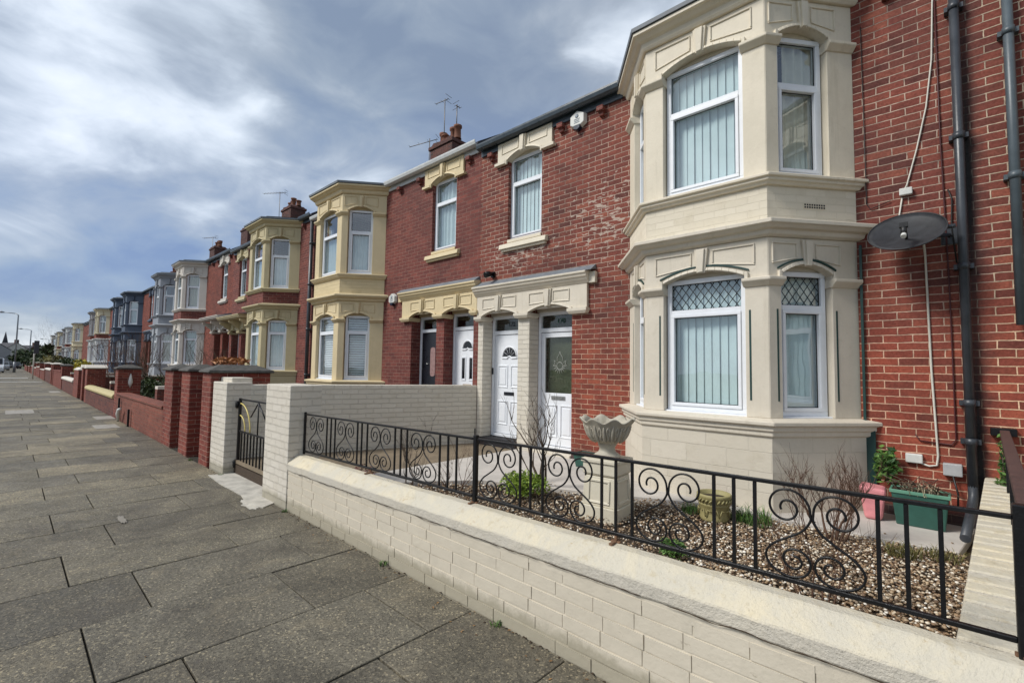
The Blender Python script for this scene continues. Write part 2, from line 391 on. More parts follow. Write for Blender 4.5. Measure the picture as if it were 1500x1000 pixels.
M['white_line'] = plain('worn white road paint', S(206, 206, 200), .7, vary=.25)
M['cover'] = plain('pale concrete cover', S(152, 147, 138), .85, vary=.35, scale=8)
M['chalk'] = plain('chalky smear', S(136, 130, 120), .9, vary=.3, scale=20)
M['white_patch'] = plain('spilled white paint', S(184, 179, 168), .85, vary=.35, scale=6)

def slab_mat():
    m = N('granite aggregate flagstones'); p = m.pos()
    a = m.n('ShaderNodeAttribute', attribute_name='rnd')
    c = m.ramp(a.outputs['Fac'], [(0, S(88, 83, 72)), (.3, S(114, 107, 91)), (.6, S(103, 98, 86)), (.85, S(124, 116, 97)), (1, S(140, 130, 108))])
    sp = m.n('ShaderNodeTexVoronoi'); sp.inputs['Scale'].default_value = 105; m.l(p, sp.inputs['Vector'])
    spec = m.n('ShaderNodeSeparateColor'); m.l(sp.outputs['Color'], spec.inputs[0])
    c = m.mix(1, c, m.ramp(spec.outputs[0], [(0, W4(.5)), (.35, W4(.85)), (.7, W4(1.05)), (.88, W4(1.3)), (.95, (1.7, 1.64, 1.5, 1)), (1, (2.6, 2.5, 2.3, 1))]), 'MULTIPLY')
    c = m.mix(1, c, m.ramp(m.noise(1.1, 7, .75, p, .6), [(.34, W4(.62)), (.66, W4(1.22))]), 'MULTIPLY')
    c = m.mix(m.math('MULTIPLY', m.ramp(m.noise(3.1, 5, .75, p, .8), [(.55, W4(0)), (.75, W4(1))]), .45), c, S(140, 128, 104))
    c = m.mix(m.math('MULTIPLY', m.ramp(m.noise(2.3, 7, .8, p, 1.2), [(.64, W4(0)), (.72, W4(1))]), .35), c, S(176, 168, 152))
    gv = m.n('ShaderNodeTexVoronoi'); gv.inputs['Scale'].default_value = 3.1; gv.inputs['Randomness'].default_value = 1; m.l(p, gv.inputs['Vector'])
    gum = m.ramp(gv.outputs['Distance'], [(.055, W4(1)), (.075, W4(0))])
    c = m.mix(m.math('MULTIPLY', gum, .6), c, S(84, 80, 74))
    c = m.mix(m.math('MULTIPLY', m.ramp(m.noise(.75, 5, .7, p, 1.5), [(.52, W4(0)), (.62, W4(1))]), .35), c, S(70, 64, 56))
    nb = m.bump(m.noise(150, 3, .7, p), .9, .006); nb = m.bump(m.noise(9, 4, .7, p), .35, .01, nb)
    return m.done(c, m.ramp(m.noise(5, 4, .7, p), [(.3, W4(.55)), (.7, W4(.8))]), nb, spec=.4)
M['slab'] = slab_mat()
M['joint'] = plain('dark mossy joint', S(44, 40, 30), .95, vary=.5, scale=30, bump=.8)
M['concrete'] = plain('pale painted concrete path', S(190, 184, 176), .8, vary=.18, scale=3, bump=.3)
M['yardstone'] = plain('damp brown yard paving', S(126, 112, 92), .85, vary=.35, scale=2.5, bump=.4)
M['grassland'] = plain('dull grass', S(70, 78, 46), .95, vary=.4, scale=2)
def pebble_mat():
    m = N('mixed river gravel'); a = m.n('ShaderNodeAttribute', attribute_name='rnd')
    c = m.ramp(a.outputs['Fac'], [(0, S(74, 58, 46)), (.2, S(116, 92, 70)), (.4, S(158, 130, 98)), (.55, S(130, 116, 100)), (.7, S(184, 160, 128)), (.86, S(214, 202, 180)), (1, S(240, 236, 226))])
    nb = m.bump(m.noise(160, 3, .6, m.pos()), .3, .003)
    return m.done(c, .6, nb)
M['gravel'] = pebble_mat()

# ------------------------------------------------------------------ setting: ground, pavement, road
WY = 2.14                                  # street face of the garden walls
g = MB(); g.quad((-700, -300, -.16), (200, -300, -.16), (200, 400, -.16), (-700, 400, -.16)); tag(g.build('ground', M['grassland'], recalc=False), kind='structure')
g = MB(); g.quad((-420, -10.5, -.125), (30, -10.5, -.125), (30, -2.0, -.125), (-420, -2.0, -.125)); tag(g.build('road', M['asphalt'], recalc=False), kind='structure')
g = MB(); g.box(-420, 30, -2.15, -2.0, -.15, .0)
g.box(-420, 30, -10.65, -10.5, -.15, .0); tag(g.build('kerb', M['kerb'], bevel=.02), kind='structure')
g = MB(); g.box(-420, 30, -2.0, 2.3, -.15, -.022); tag(g.build('pavement_bed', M['joint']), kind='structure')
g = MB(); g.box(-420, 30, -14, -10.65, -.15, .0); tag(g.build('far_pavement', M['asphalt']), kind='structure')
g = MB()
xs = -3.03; i = 0
cuts = [-3.03+.742*k for k in range(-190, 8)]
rr = random.Random(3)
for k in range(len(cuts)-1):
    x0, x1 = cuts[k], cuts[k+1]
    off = .38 if (round((x0+3.03)/.742) % 2) else .72
    if x0 < -12: off += rr.uniform(-.1, .1)
    ys = [-2.0]+[off+1.065*j for j in range(-2, 2) if -1.95 < off+1.065*j < 2.05]+[2.135]
    for j in range(len(ys)-1):
        a, b_ = x0+.005, x1-.005; c0, c1 = ys[j]+.005, ys[j+1]-.005
        g.cur = rr.random(); dz = [rr.uniform(-.005, .004) for _ in range(4)]
        g.hexa([(a,c0,-.05),(b_,c0,-.05),(b_,c1,-.05),(a,c1,-.05),(a,c0,dz[0]),(b_,c0,dz[1]),(b_,c1,dz[2]),(a,c1,dz[3])])
pv = g.build('pavement', M['slab'], bevel=.0035); tag(pv, kind='structure')
# dirt and moss gathered along the foot of the wall
g = MB(); 
for k in range(260):
    x = random.uniform(-30, .5) if k % 3 == 0 else random.uniform(-8, .4); r = random.uniform(.003, .011)
    y = WY-.002-random.random()**2*.06
    g.cur = random.random(); g.lathe([(r*.5, 0), (r, r*.3), (r*.4, r*.6)], (x, y, -.002), 5)
tag(g.build('grit', M['soil']), kind='stuff', label='grit and crumbs along the foot of the wall', cat='grit')

M['leaf_litter'] = leafm('dead brown leaves', S(70, 50, 34), S(150, 116, 76))
g = MB()
for k in range(230):
    if k % 2: x, y, z = random.uniform(-9, .4), WY-.01-abs(random.gauss(0, .10)), .004
    else: x, y, z = random.uniform(-4.9, -.1), random.uniform(2.5, 4.0), .212
    if k % 9 == 0: y = random.uniform(-.5, 2.0); z = .004
    a = random.uniform(0, 6.28); l = random.uniform(.006, .016); c_, s_ = math.cos(a)*l, math.sin(a)*l; g.cur = random.random()
    g.F(g.P(x-c_, y-s_, z), g.P(x+s_*.5, y-c_*.5, z+l*.35), g.P(x+c_, y+s_, z+.002), g.P(x-s_*.5, y+c_*.5, z+l*.2))
tag(g.build('leaf_litter', M['leaf_litter'], recalc=False), 'scattered scraps of dead leaf on the flags and gravel', 'leaf litter', kind='stuff')
# whitish spill at the gate threshold, small pale cover plates
def blob(name, pts, mat, z=.008, th=.005):
    b = MB(); b.prism(pts, z-th, z, 'z'); return b.build(name, mat)
def rough_poly(cx, cy, rx, ry, n, seed, j=.3):
    r_ = random.Random(seed); return [(cx+math.cos(2*PI*k/n)*rx*(1+r_.uniform(-j, j)), cy+math.sin(2*PI*k/n)*ry*(1+r_.uniform(-j, j))) for k in range(n)]
tag(blob('threshold', [(-7.62, 2.0), (-7.0, 1.97), (-6.2, 1.98), (-5.75, 1.9), (-5.5, 1.98), (-5.6, 2.135), (-6.0, 2.15), (-6.0, 2.5), (-7.55, 2.5), (-7.56, 2.12)], M['white_patch'], .012, .03), kind='structure')
tag(blob('paint_spill', rough_poly(-5.72, 1.93, .22, .07, 22, 4, .35), M['white_patch'], .0075), 'white paint spilled on the flags in front of the gate pier', 'paint mark', kind='stuff')
tag(blob('paint_mark', rough_poly(-6.05, .86, .17, .03, 26, 9, .3), M['chalk'], .0065, .003), 'faint white smear on the flags left of the gate', 'paint mark', kind='stuff')

# ------------------------------------------------------------------ house builder
FY = 5.92
def frame2(P0, P1, T):                     # facet frame: s along, d outwards, z up
    L = math.hypot(P1[0]-P0[0], P1[1]-P0[1]); t = ((P1[0]-P0[0])/L, (P1[1]-P0[1])/L); n = (t[1], -t[0])
    return L, (lambda p: T((P0[0]+t[0]*p[0]+n[0]*p[1], P0[1]+t[1]*p[0]+n[1]*p[1], p[2])))

def sweep(mb, poly, prof, T, wall=True):   # profile (d,z) swept round plan polyline, ends run into the wall y=FY
    segs = []
    for k in range(len(poly)-1):
        a, b = poly[k], poly[k+1]; L = math.hypot(b[0]-a[0], b[1]-a[1]); t = ((b[0]-a[0])/L, (b[1]-a[1])/L); segs.append((a, t, (t[1], -t[0])))
    def pt(k, d):
        if k == 0 or k == len(poly)-1:
            a, t, n = segs[0] if k == 0 else segs[-1]; p = poly[k]; q = (p[0]+n[0]*d, p[1]+n[1]*d)
            if abs(t[1]) > 1e-6 and wall: u = (poly[k][1]-q[1])/t[1]; q = (q[0]+t[0]*u, q[1]+t[1]*u)
            return q
        _, t0, n0 = segs[k-1]; _, t1, n1 = segs[k]
        bx, by = n0[0]+n1[0], n0[1]+n1[1]; l2 = (bx*bx+by*by)
        return (poly[k][0]+bx*d*2/l2, poly[k][1]+by*d*2/l2)
    rings = []
    for k in range(len(poly)):
        rings.append([mb.P(*T((*pt(k, d), z))) for d, z in prof])
    n = len(prof)
    for k in range(len(poly)-1):
        for j in range(n): mb.F(rings[k][j], rings[k][(j+1) % n], rings[k+1][(j+1) % n], rings[k+1][j])
    mb.F(*rings[0][::-1]); mb.F(*rings[-1])

def arch_z(s, h0, h1, zs, rise):
    q = (s-(h0+h1)/2)/((h1-h0)/2); return zs+rise*(1-q*q)
def arch_panel(mb, L0, L1, h0, h1, z0, zs, rise, z1, t=.13, d=0, n=12, legs=True):
    zb = z0 if legs else zs-.001
    pts = [(L0, zb), (h0, zb)]+[(h0+(h1-h0)*k/n, arch_z(h0+(h1-h0)*k/n, h0, h1, zs, rise)) for k in range(n+1)]+[(h1, zb), (L1, zb), (L1, z1), (L0, z1)]
    mb.prism(pts, d-t, d, 'y')
    mb.box(h0-.002, h1+.002, d-t+.004, d-t+.034, zs+rise*.45, zs+rise+.02)
def hood(mb, h0, h1, zs, rise, d, th=.035, pr=.028, n=12, drop=.06):
    for k in range(n):
        a = h0+(h1-h0)*k/n; b = h0+(h1-h0)*(k+1)/n; za, zb = arch_z(a, h0, h1, zs, rise), arch_z(b, h0, h1, zs, rise)
        mb.hexa([(a,d-.01,za),(b,d-.01,zb),(b,d+pr,zb),(a,d+pr,za),(a,d-.01,za+th),(b,d-.01,zb+th),(b,d+pr*.7,zb+th),(a,d+pr*.7,za+th)])
    mb.box(h0-th, h0-.002, d-.01, d+pr, zs-drop, zs+th*.8); mb.box(h1+.002, h1+th, d-.01, d+pr, zs-drop, zs+th*.8)
def keystone(mb, c, z0, z1, d, w0=.045, w1=.075, pr=.05):
    for w, p_ in ((1, pr*.6), (.62, pr)):
        mb.hexa([(c-w0*w,d-.01,z0),(c+w0*w,d-.01,z0),(c+w0*w,d+p_,z0+.01*(1-w)),(c-w0*w,d+p_,z0),(c-w1*w,d-.01,z1),(c+w1*w,d-.01,z1),(c+w1*w,d+p_,z1-.02*(1.6-w)),(c-w1*w,d+p_,z1-.02*(1.6-w))])
def panel_frame(mb, s0, s1, zb0, zb1, z1, d, w=.018, pr=.016):  # raised four-sided fillet, lower edge may slope
    mb.hexa([(s0,d-.005,zb0),(s1,d-.005,zb1),(s1,d+pr,zb1),(s0,d+pr,zb0),(s0,d-.005,zb0+w),(s1,d-.005,zb1+w),(s1,d+pr*.4,zb1+w),(s0,d+pr*.4,zb0+w)])
    mb.box(s0, s1, d-.005, d+pr, z1-w, z1)
    mb.hexa([(s0,d-.005,zb0+w),(s0+w,d-.005,zb0+w),(s0+w,d+pr,zb0+w),(s0,d+pr,zb0+w),(s0,d-.005,z1-w),(s0+w,d-.005,z1-w),(s0+w,d+pr,z1-w),(s0,d+pr,z1-w)])
    mb.hexa([(s1-w,d-.005,zb1+w),(s1,d-.005,zb1+w),(s1,d+pr,zb1+w),(s1-w,d+pr,zb1+w),(s1-w,d-.005,z1-w),(s1,d-.005,z1-w),(s1,d+pr,z1-w),(s1-w,d+pr,z1-w)])

def window(root, xf, s0, s1, z0, z1, tz, d=-.10, inner='blind', lead=False, far=False, mat=None, sash=True, rise=0, gl=None):
    """white plastic window: frame (part) > pane, blind or curtain"""
    mat = mat or M['upvc']
    f = MB(xf); w = .05
    f.box(s0, s1, d-.07, d, z0, z0+w); f.box(s0, s1, d-.07, d, z1-w, z1)
    f.box(s0, s0+w, d-.07, d, z0+w, z1-w); f.box(s1-w, s1, d-.07, d, z0+w, z1-w)
    if tz: f.box(s0+w, s1-w, d-.07, d, tz-w*.5, tz+w*.5)
    lights = [(z0+w, (tz-w*.5) if tz else z1-w)] + ([(tz+w*.5, z1-w)] if tz else [])
    gi = []
    for q, (a, b) in enumerate(lights):
        if sash and q == 0 and tz:
            e = .035
            f.box(s0+w, s1-w, d-.06, d+.012, a, a+e); f.box(s0+w, s1-w, d-.06, d+.012, b-e, b)
            f.box(s0+w, s0+w+e, d-.06, d+.012, a+e, b-e); f.box(s1-w-e, s1-w, d-.06, d+.012, a+e, b-e)
            gi.append((s0+w+e, s1-w-e, a+e, b-e))
        else: gi.append((s0+w, s1-w, a, b))
    f.box(s0-.02, s1+.02, d-.02, d+.045, z0-.03, z0-.001)
    fo = f.build('window', mat, root, bevel=0 if far else .004)
    p = MB(xf)
    for a, b, c, e in gi: p.quad((a-.004, d-.04, c-.004), (b+.004, d-.04, c-.004), (b+.004, d-.04, e+.004), (a-.004, d-.04, e+.004))
    p.build('pane', gl or (M['glass_far'] if far else M['glass']), fo)
    if not far:
        ga = MB(xf)                       # black gaskets round the panes
        for a, b, c, e in gi:
            ga.box(a, b, d-.036, d-.028, c, c+.007); ga.box(a, b, d-.036, d-.028, e-.007, e); ga.box(a, a+.007, d-.036, d-.028, c+.007, e-.007); ga.box(b-.007, b, d-.036, d-.028, c+.007, e-.007)
        ga.build('gasket', M['cable_k'], fo)
    if lead:
        a, b, c, e = gi[-1]; le = MB(xf); st = .085; dd = d-.036; hw = (b-a); hh = (e-c)
        k = -int(hh/st)-2
        while k*st*1 < hw+hh:
            for sg in (1, -1):
                x0_ = k*st; pts = []
                # line x - sg*(z) = const, clipped to the light (slope 1.35)
                m_ = 1.35
                for tt in (0, 1):
                    pass
                if sg == 1: za, zb = 0, hh; xa, xb = x0_, x0_+hh/m_
                else: za, zb = 0, hh; xa, xb = x0_+hh/m_, x0_
                P_ = []
                for (u, v) in ((xa, za), (xb, zb)): P_.append([u, v])
                dx, dz = xb-xa, zb-za; t0, t1 = 0, 1
                for lim, sgn in ((0, 1), (hw, -1)):
                    if abs(dx) < 1e-9: continue
                    tt = (lim-xa)/dx
                    if (dx > 0) == (sgn > 0): t0 = max(t0, tt)
                    else: t1 = min(t1, tt)
                if t1-t0 > .02: le.tube([(a+xa+dx*t0, dd, c+za+dz*t0), (a+xa+dx*t1, dd, c+za+dz*t1)], .0042, 4)
            k += 1
        le.build('lead_lattice', M['leadcame'], fo)
    B = MB(xf); bd = d-.105
    if inner == 'blind':
        x = s0+.02; 
        while x < s1-.02:
            x1 = min(x+.088, s1)
            jt = random.uniform(-.004, .004); B.quad((x, bd-.008+jt, z0+.03), (x1+.004, bd+.008+jt, z0+.03), (x1+.004, bd+.008, z1+.05), (x, bd-.008, z1+.05)); x = x1
        B.build('blind', M['blind'], fo, recalc=False)
    elif inner in ('curtain', 'net', 'halfnet', 'sidecurtain'):
        top = z1+.04 if inner != 'halfnet' else (z0+(z1-z0)*.62); B.smooth = True
        sa, sb = (s0, s1) if inner != 'sidecurtain' else (s0+(s1-s0)*.30, s1+.1)
        n = max(6, int((sb-sa)/(.012 if not far else .04))); prev = None
        for k in range(n+1):
            s_ = sa+(sb-sa)*k/n; dd = bd+.02*math.sin(s_*62+2*math.sin(s_*9))
            nb_ = B.P(s_, dd, z0+.01); nt = B.P(s_, dd*1.0+.004*math.sin(s_*31), top)
            if prev: B.F(prev[0], nb_, nt, prev[1])
            prev = (nb_, nt)
        B.build('curtain', M['net'] if 'net' in inner else M['curtain'], fo, recalc=False)
    elif inner == 'shutter':
        z = z0+.05
        while z < (tz or z1)-.04:
            B.hexa([(s0+.05,bd+.0,z),(s1-.05,bd+.0,z),(s1-.05,bd+.012,z-.006),(s0+.05,bd+.012,z-.006),(s0+.05,bd-.02,z+.036),(s1-.05,bd-.02,z+.036),(s1-.05,bd-.008,z+.036),(s0+.05,bd-.008,z+.036)]); z += .055
        z = (tz or z1)+.03
        while z < z1-.05:
            B.hexa([(s0+.05,bd+.0,z),(s1-.05,bd+.0,z),(s1-.05,bd+.012,z-.006),(s0+.05,bd+.012,z-.006),(s0+.05,bd-.02,z+.036),(s1-.05,bd-.02,z+.036),(s1-.05,bd-.008,z+.036),(s0+.05,bd-.008,z+.036)]); z += .055
        B.box(s0+.03, s0+.06, bd-.02, bd+.01, z0+.02, z1-.03); B.box(s1-.06, s1-.03, bd-.02, bd+.01, z0+.02, z1-.03)
        B.build('shutter', M['upvc_old'], fo)
    return fo

def wall_holes(mb, x0, x1, z0, z1, holes, y, T, depth=.24):
    xs = sorted({x0, x1, *[h[0] for h in holes], *[h[1] for h in holes]}); zs = sorted({z0, z1, *[h[2] for h in holes], *[h[3] for h in holes]})
    for i in range(len(xs)-1):
        for j in range(len(zs)-1):
            cx, cz = (xs[i]+xs[i+1])/2, (zs[j]+zs[j+1])/2
            if any(h[0] < cx < h[1] and h[2] < cz < h[3] for h in holes): continue
            mb.quad(*[T(p) for p in ((xs[i], y, zs[j]), (xs[i+1], y, zs[j]), (xs[i+1], y, zs[j+1]), (xs[i], y, zs[j+1]))])
    for a, b, c, e in [h[:4] for h in holes]:
        for q in (((a,y,c),(a,y+depth,c),(a,y+depth,e),(a,y,e)), ((b,y,c),(b,y+depth,c),(b,y+depth,e),(b,y,e)), ((a,y,e),(b,y,e),(b,y+depth,e),(a,y+depth,e)), ((a,y,c),(b,y,c),(b,y+depth,c),(a,y+depth,c))):
            mb.quad(*[T(p) for p in q])

def doors(root, T, o, spec, zb, num, far=False):
    """one front door in an opening o=(u0,u1) at wall local coordinates; spec picks the leaf"""
    u0, u1 = o; d = -.24; xf = lambda p: T((p[0], FY-p[1], p[2]))
    f = MB(xf); w = .055
    f.box(u0, u0+w, d-.07, d, zb, 2.52); f.box(u1-w, u1, d-.07, d, zb, 2.52); f.box(u0+w, u1-w, d-.07, d, 2.52-w, 2.52)
    f.box(u0+w, u1-w, d-.07, d, 2.18, 2.25); f.box(u0+w, u1-w, d-.07, d+.02, zb, zb+.05)
    fr = f.build('door_frame', M['upvc'], root, bevel=.004)
    p = MB(xf); p.box(u0+w, u1-w, d-.05, d-.042, 2.25, 2.52-w); p.build('transom_pane', M['glass_door'], fr)
    a, b = u0+w+.008, u1-w-.008; z0, z1 = zb+.058, 2.172; cm = (a+b)/2; leafmat = M['black_door'] if spec == 'black' else M['upvc']
    L = MB(xf); D0, D1 = d-.06, d-.018
    if spec == 'glazed':
        gz0 = 1.17
        L.box(a, a+.07, D0, D1, z0, z1); L.box(b-.07, b, D0, D1, z0, z1); L.box(a+.07, b-.07, D0, D1, z1-.08, z1); L.box(a+.07, b-.07, D0, D1, z0, gz0)
        leaf = L.build('door', leafmat, root, bevel=.004)
        for s0, s1 in ((a+.09, cm-.03), (cm+.03, b-.09)):
            q = MB(xf); panel_frame(q, s0, s1, z0+.14, z0+.14, .98, D1, .022, .014); q.box(s0+.05, s1-.05, D1-.002, D1+.010, z0+.19, .93); q.build('door_panel', leafmat, leaf, bevel=.004)
        p = MB(xf); p.box(a+.068, b-.068, D0+.015, D0+.022, gz0-.002, z1-.078); p.build('pane', M['glass_door'], leaf)
        q = MB(xf); q.box(a+.07, b-.07, D0-.06, D0-.05, gz0, z1-.08); q.build('obscure_sheet', M['obscure'], leaf)
        m = MB(xf); cz = 1.62; dd = D0+.026             # leaded flower
        def ln(pts, r=.0045): m.tube([(cm+x, dd, cz+z) for x, z in pts], r, 5)
        ln([(.06*math.cos(t*PI/8), .06*math.sin(t*PI/8)) for t in range(17)])
        for k in range(9):
            t = PI*(1.12+k*.095*.92) if k < 9 else 0
            t = PI*(1.0+k/8); x, z = math.cos(t), math.sin(t)
            ln([(x*.065, z*.065), (x*.085, z*.085), (x*.13, z*.13)])
        ln([(-.05, .07), (-.055, .13), (-.01, .2), (0, .235), (.01, .2), (.06, .13), (.05, .07)])
        ln([(-.07, .05), (-.12, .09), (-.1, .03), (-.14, .0)]); ln([(.07, .05), (.13, .09), (.11, .03), (.15, .0)])
        m.build('leaded_motif', M['came_pale'], leaf)
        h = MB(xf); h.box(cm-.02-.13, cm+.13, D1-.002, D1+.012, 1.06, 1.125); h.box(cm-.11, cm+.09, D1+.012, D1+.022, 1.075, 1.11); h.build('letterbox', M['chrome'], leaf, bevel=.003)
    elif spec == 'fan':
        L.box(a, b, D0, D1, z0, z1); leaf = L.build('door', leafmat, root, bevel=.004)
        arc = MB(xf); R = .155; cz = 1.78
        arc.prism([(cm+R*math.cos(PI*t/16), cz+R*math.sin(PI*t/16)) for t in range(17)], D1-.004, D1+.004, 'y')
        arc.build('fanlight', M['carglass'], leaf)
        q = MB(xf); q.tube([(cm+(R+.018)*math.cos(PI*t/16), D1+.004, cz+(R+.018)*math.sin(PI*t/16)) for t in range(17)], .014, 6)
        q.tube([(cm-R-.03, D1+.004, cz-.03), (cm-.06, D1+.004, cz-.035), (cm-.03, D1+.004, cz-.005), (cm, D1+.004, cz+.004), (cm+.03, D1+.004, cz-.005), (cm+.06, D1+.004, cz-.035), (cm+R+.03, D1+.004, cz-.03)], .014, 6)
        for t in range(1, 6): q.tube([(cm+.05*math.cos(PI*t/6), D1+.006, cz+.05*math.sin(PI*t/6)), (cm+R*math.cos(PI*t/6), D1+.006, cz+R*math.sin(PI*t/6))], .003, 4)
        q.build('fan_moulding', leafmat, leaf)
        for (pz0, pz1) in ((1.22, 1.62), (z0+.16, .98)):
            for s0, s1 in ((a+.09, cm-.035), (cm+.035, b-.09)):
                q = MB(xf); panel_frame(q, s0, s1, pz0, pz0, pz1, D1, .022, .014); q.box(s0+.05, s1-.05, D1-.002, D1+.010, pz0+.05, pz1-.05); q.build('door_panel', leafmat, leaf, bevel=.004)
        h = MB(xf); h.box(cm-.12, cm+.12, D1-.002, D1+.012, 1.08, 1.14); h.build('letterbox', M['black_door'], leaf, bevel=.003)
        h = MB(xf); h.box(u0+.018, u0+.048, d-.002, d+.02, 1.45, 1.57); h.build('doorbell', M['black_door'], leaf, bevel=.003)
    elif spec == 'two_light':
        L.box(a, b, D0, D1, z0, z1); leaf = L.build('door', leafmat, root, bevel=.004)
        arc = MB(xf); R = .13; cz = 1.82
        arc.prism([(cm+R*math.cos(PI*t/16), cz+R*math.sin(PI*t/16)) for t in range(17)], D1-.004, D1+.004, 'y')
        arc.build('fanlight', M['carglass'], leaf)
        for s in (-1, 1): arc = MB(xf); arc.box(cm+s*.11-.04, cm+s*.11+.04, D1-.004, D1+.004, 1.22, 1.62); arc.build('pane', M['carglass'], leaf)
        q = MB(xf); q.tube([(cm+(R+.018)*math.cos(PI*t/16), D1+.004, cz+(R+.018)*math.sin(PI*t/16)) for t in range(17)], .014, 6)
        q.tube([(cm-R-.03, D1+.004, cz-.03), (cm-.05, D1+.004, cz-.03), (cm, D1+.004, cz+.004), (cm+.05, D1+.004, cz-.03), (cm+R+.03, D1+.004, cz-.03)], .014, 6)
        for s in (-1, 1): panel_frame(q, cm+s*.11-.065, cm+s*.11+.065, 1.19, 1.19, 1.65, D1, .02, .014)
        q.build('light_moulding', leafmat, leaf)
        h = MB(xf); h.box(cm-.12, cm+.12, D1-.002, D1+.012, 1.05, 1.11); h.build('letterbox', M['brass'], leaf, bevel=.003)
        h = MB(xf); h.box(a+.02, a+.05, D1-.002, D1+.01, 1.1, 1.35); h.tube([(a+.035, D1+.03, 1.22), (a+.14, D1+.035, 1.22)], .009); h.build('handle', M['brass'], leaf)
    elif spec == 'black':
        L.box(a, b, D0, D1, z0, z1); leaf = L.build('door', leafmat, root, bevel=.004)
        q = MB(xf); q.prism([(cm-.01+.085*math.cos(t*PI/12)*1, 1.55+(.26 if 0 <= math.sin(t*PI/12) else .26)*math.copysign(1, math.sin(t*PI/12))*(1 if abs(math.sin(t*PI/12)) > .4 else .8)+.05*math.sin(t*PI/12)) for t in range(24)], D1-.002, D1+.006, 'y'); q.build('pane', M['obscure_pink'], leaf)
        h = MB(xf); h.lathe([(.0, 0), (.028, .0), (.028, .01), (.0, .02)], (cm+.16, D1+.01, 1.5), 10); h.box(cm-.12, cm+.13, D1-.002, D1+.014, .98, 1.03); h.build('letterbox', M['chrome'], leaf)
        h = MB(xf); h.box(u0+.015, u0+.045, d-.002, d+.02, 1.42, 1.52); h.build('doorbell', M['black_door'], leaf, bevel=.003)
        s = MB(xf); s.box(a+.05, b-.05, D1-.004, D1+.008, z0+.03, z0+.05); s.build('door_bar', M['chrome'], leaf)
    else:
        L.box(a, b, D0, D1, z0, z1); L.box(a+.1, b-.1, D1, D1+.01, 1.1, 1.9); leaf = L.build('door', {'dark': M['carglass'], 'white': M['upvc'], 'red': M['door_red'], 'blue': M['door_blue']}[spec], root)
    if num:
        body, mt, off = num; w_ = xf((cm+off, d-.036, 2.36)); text('house_number', body, .115, w_, (PI/2, 0, 0), mt, fr)

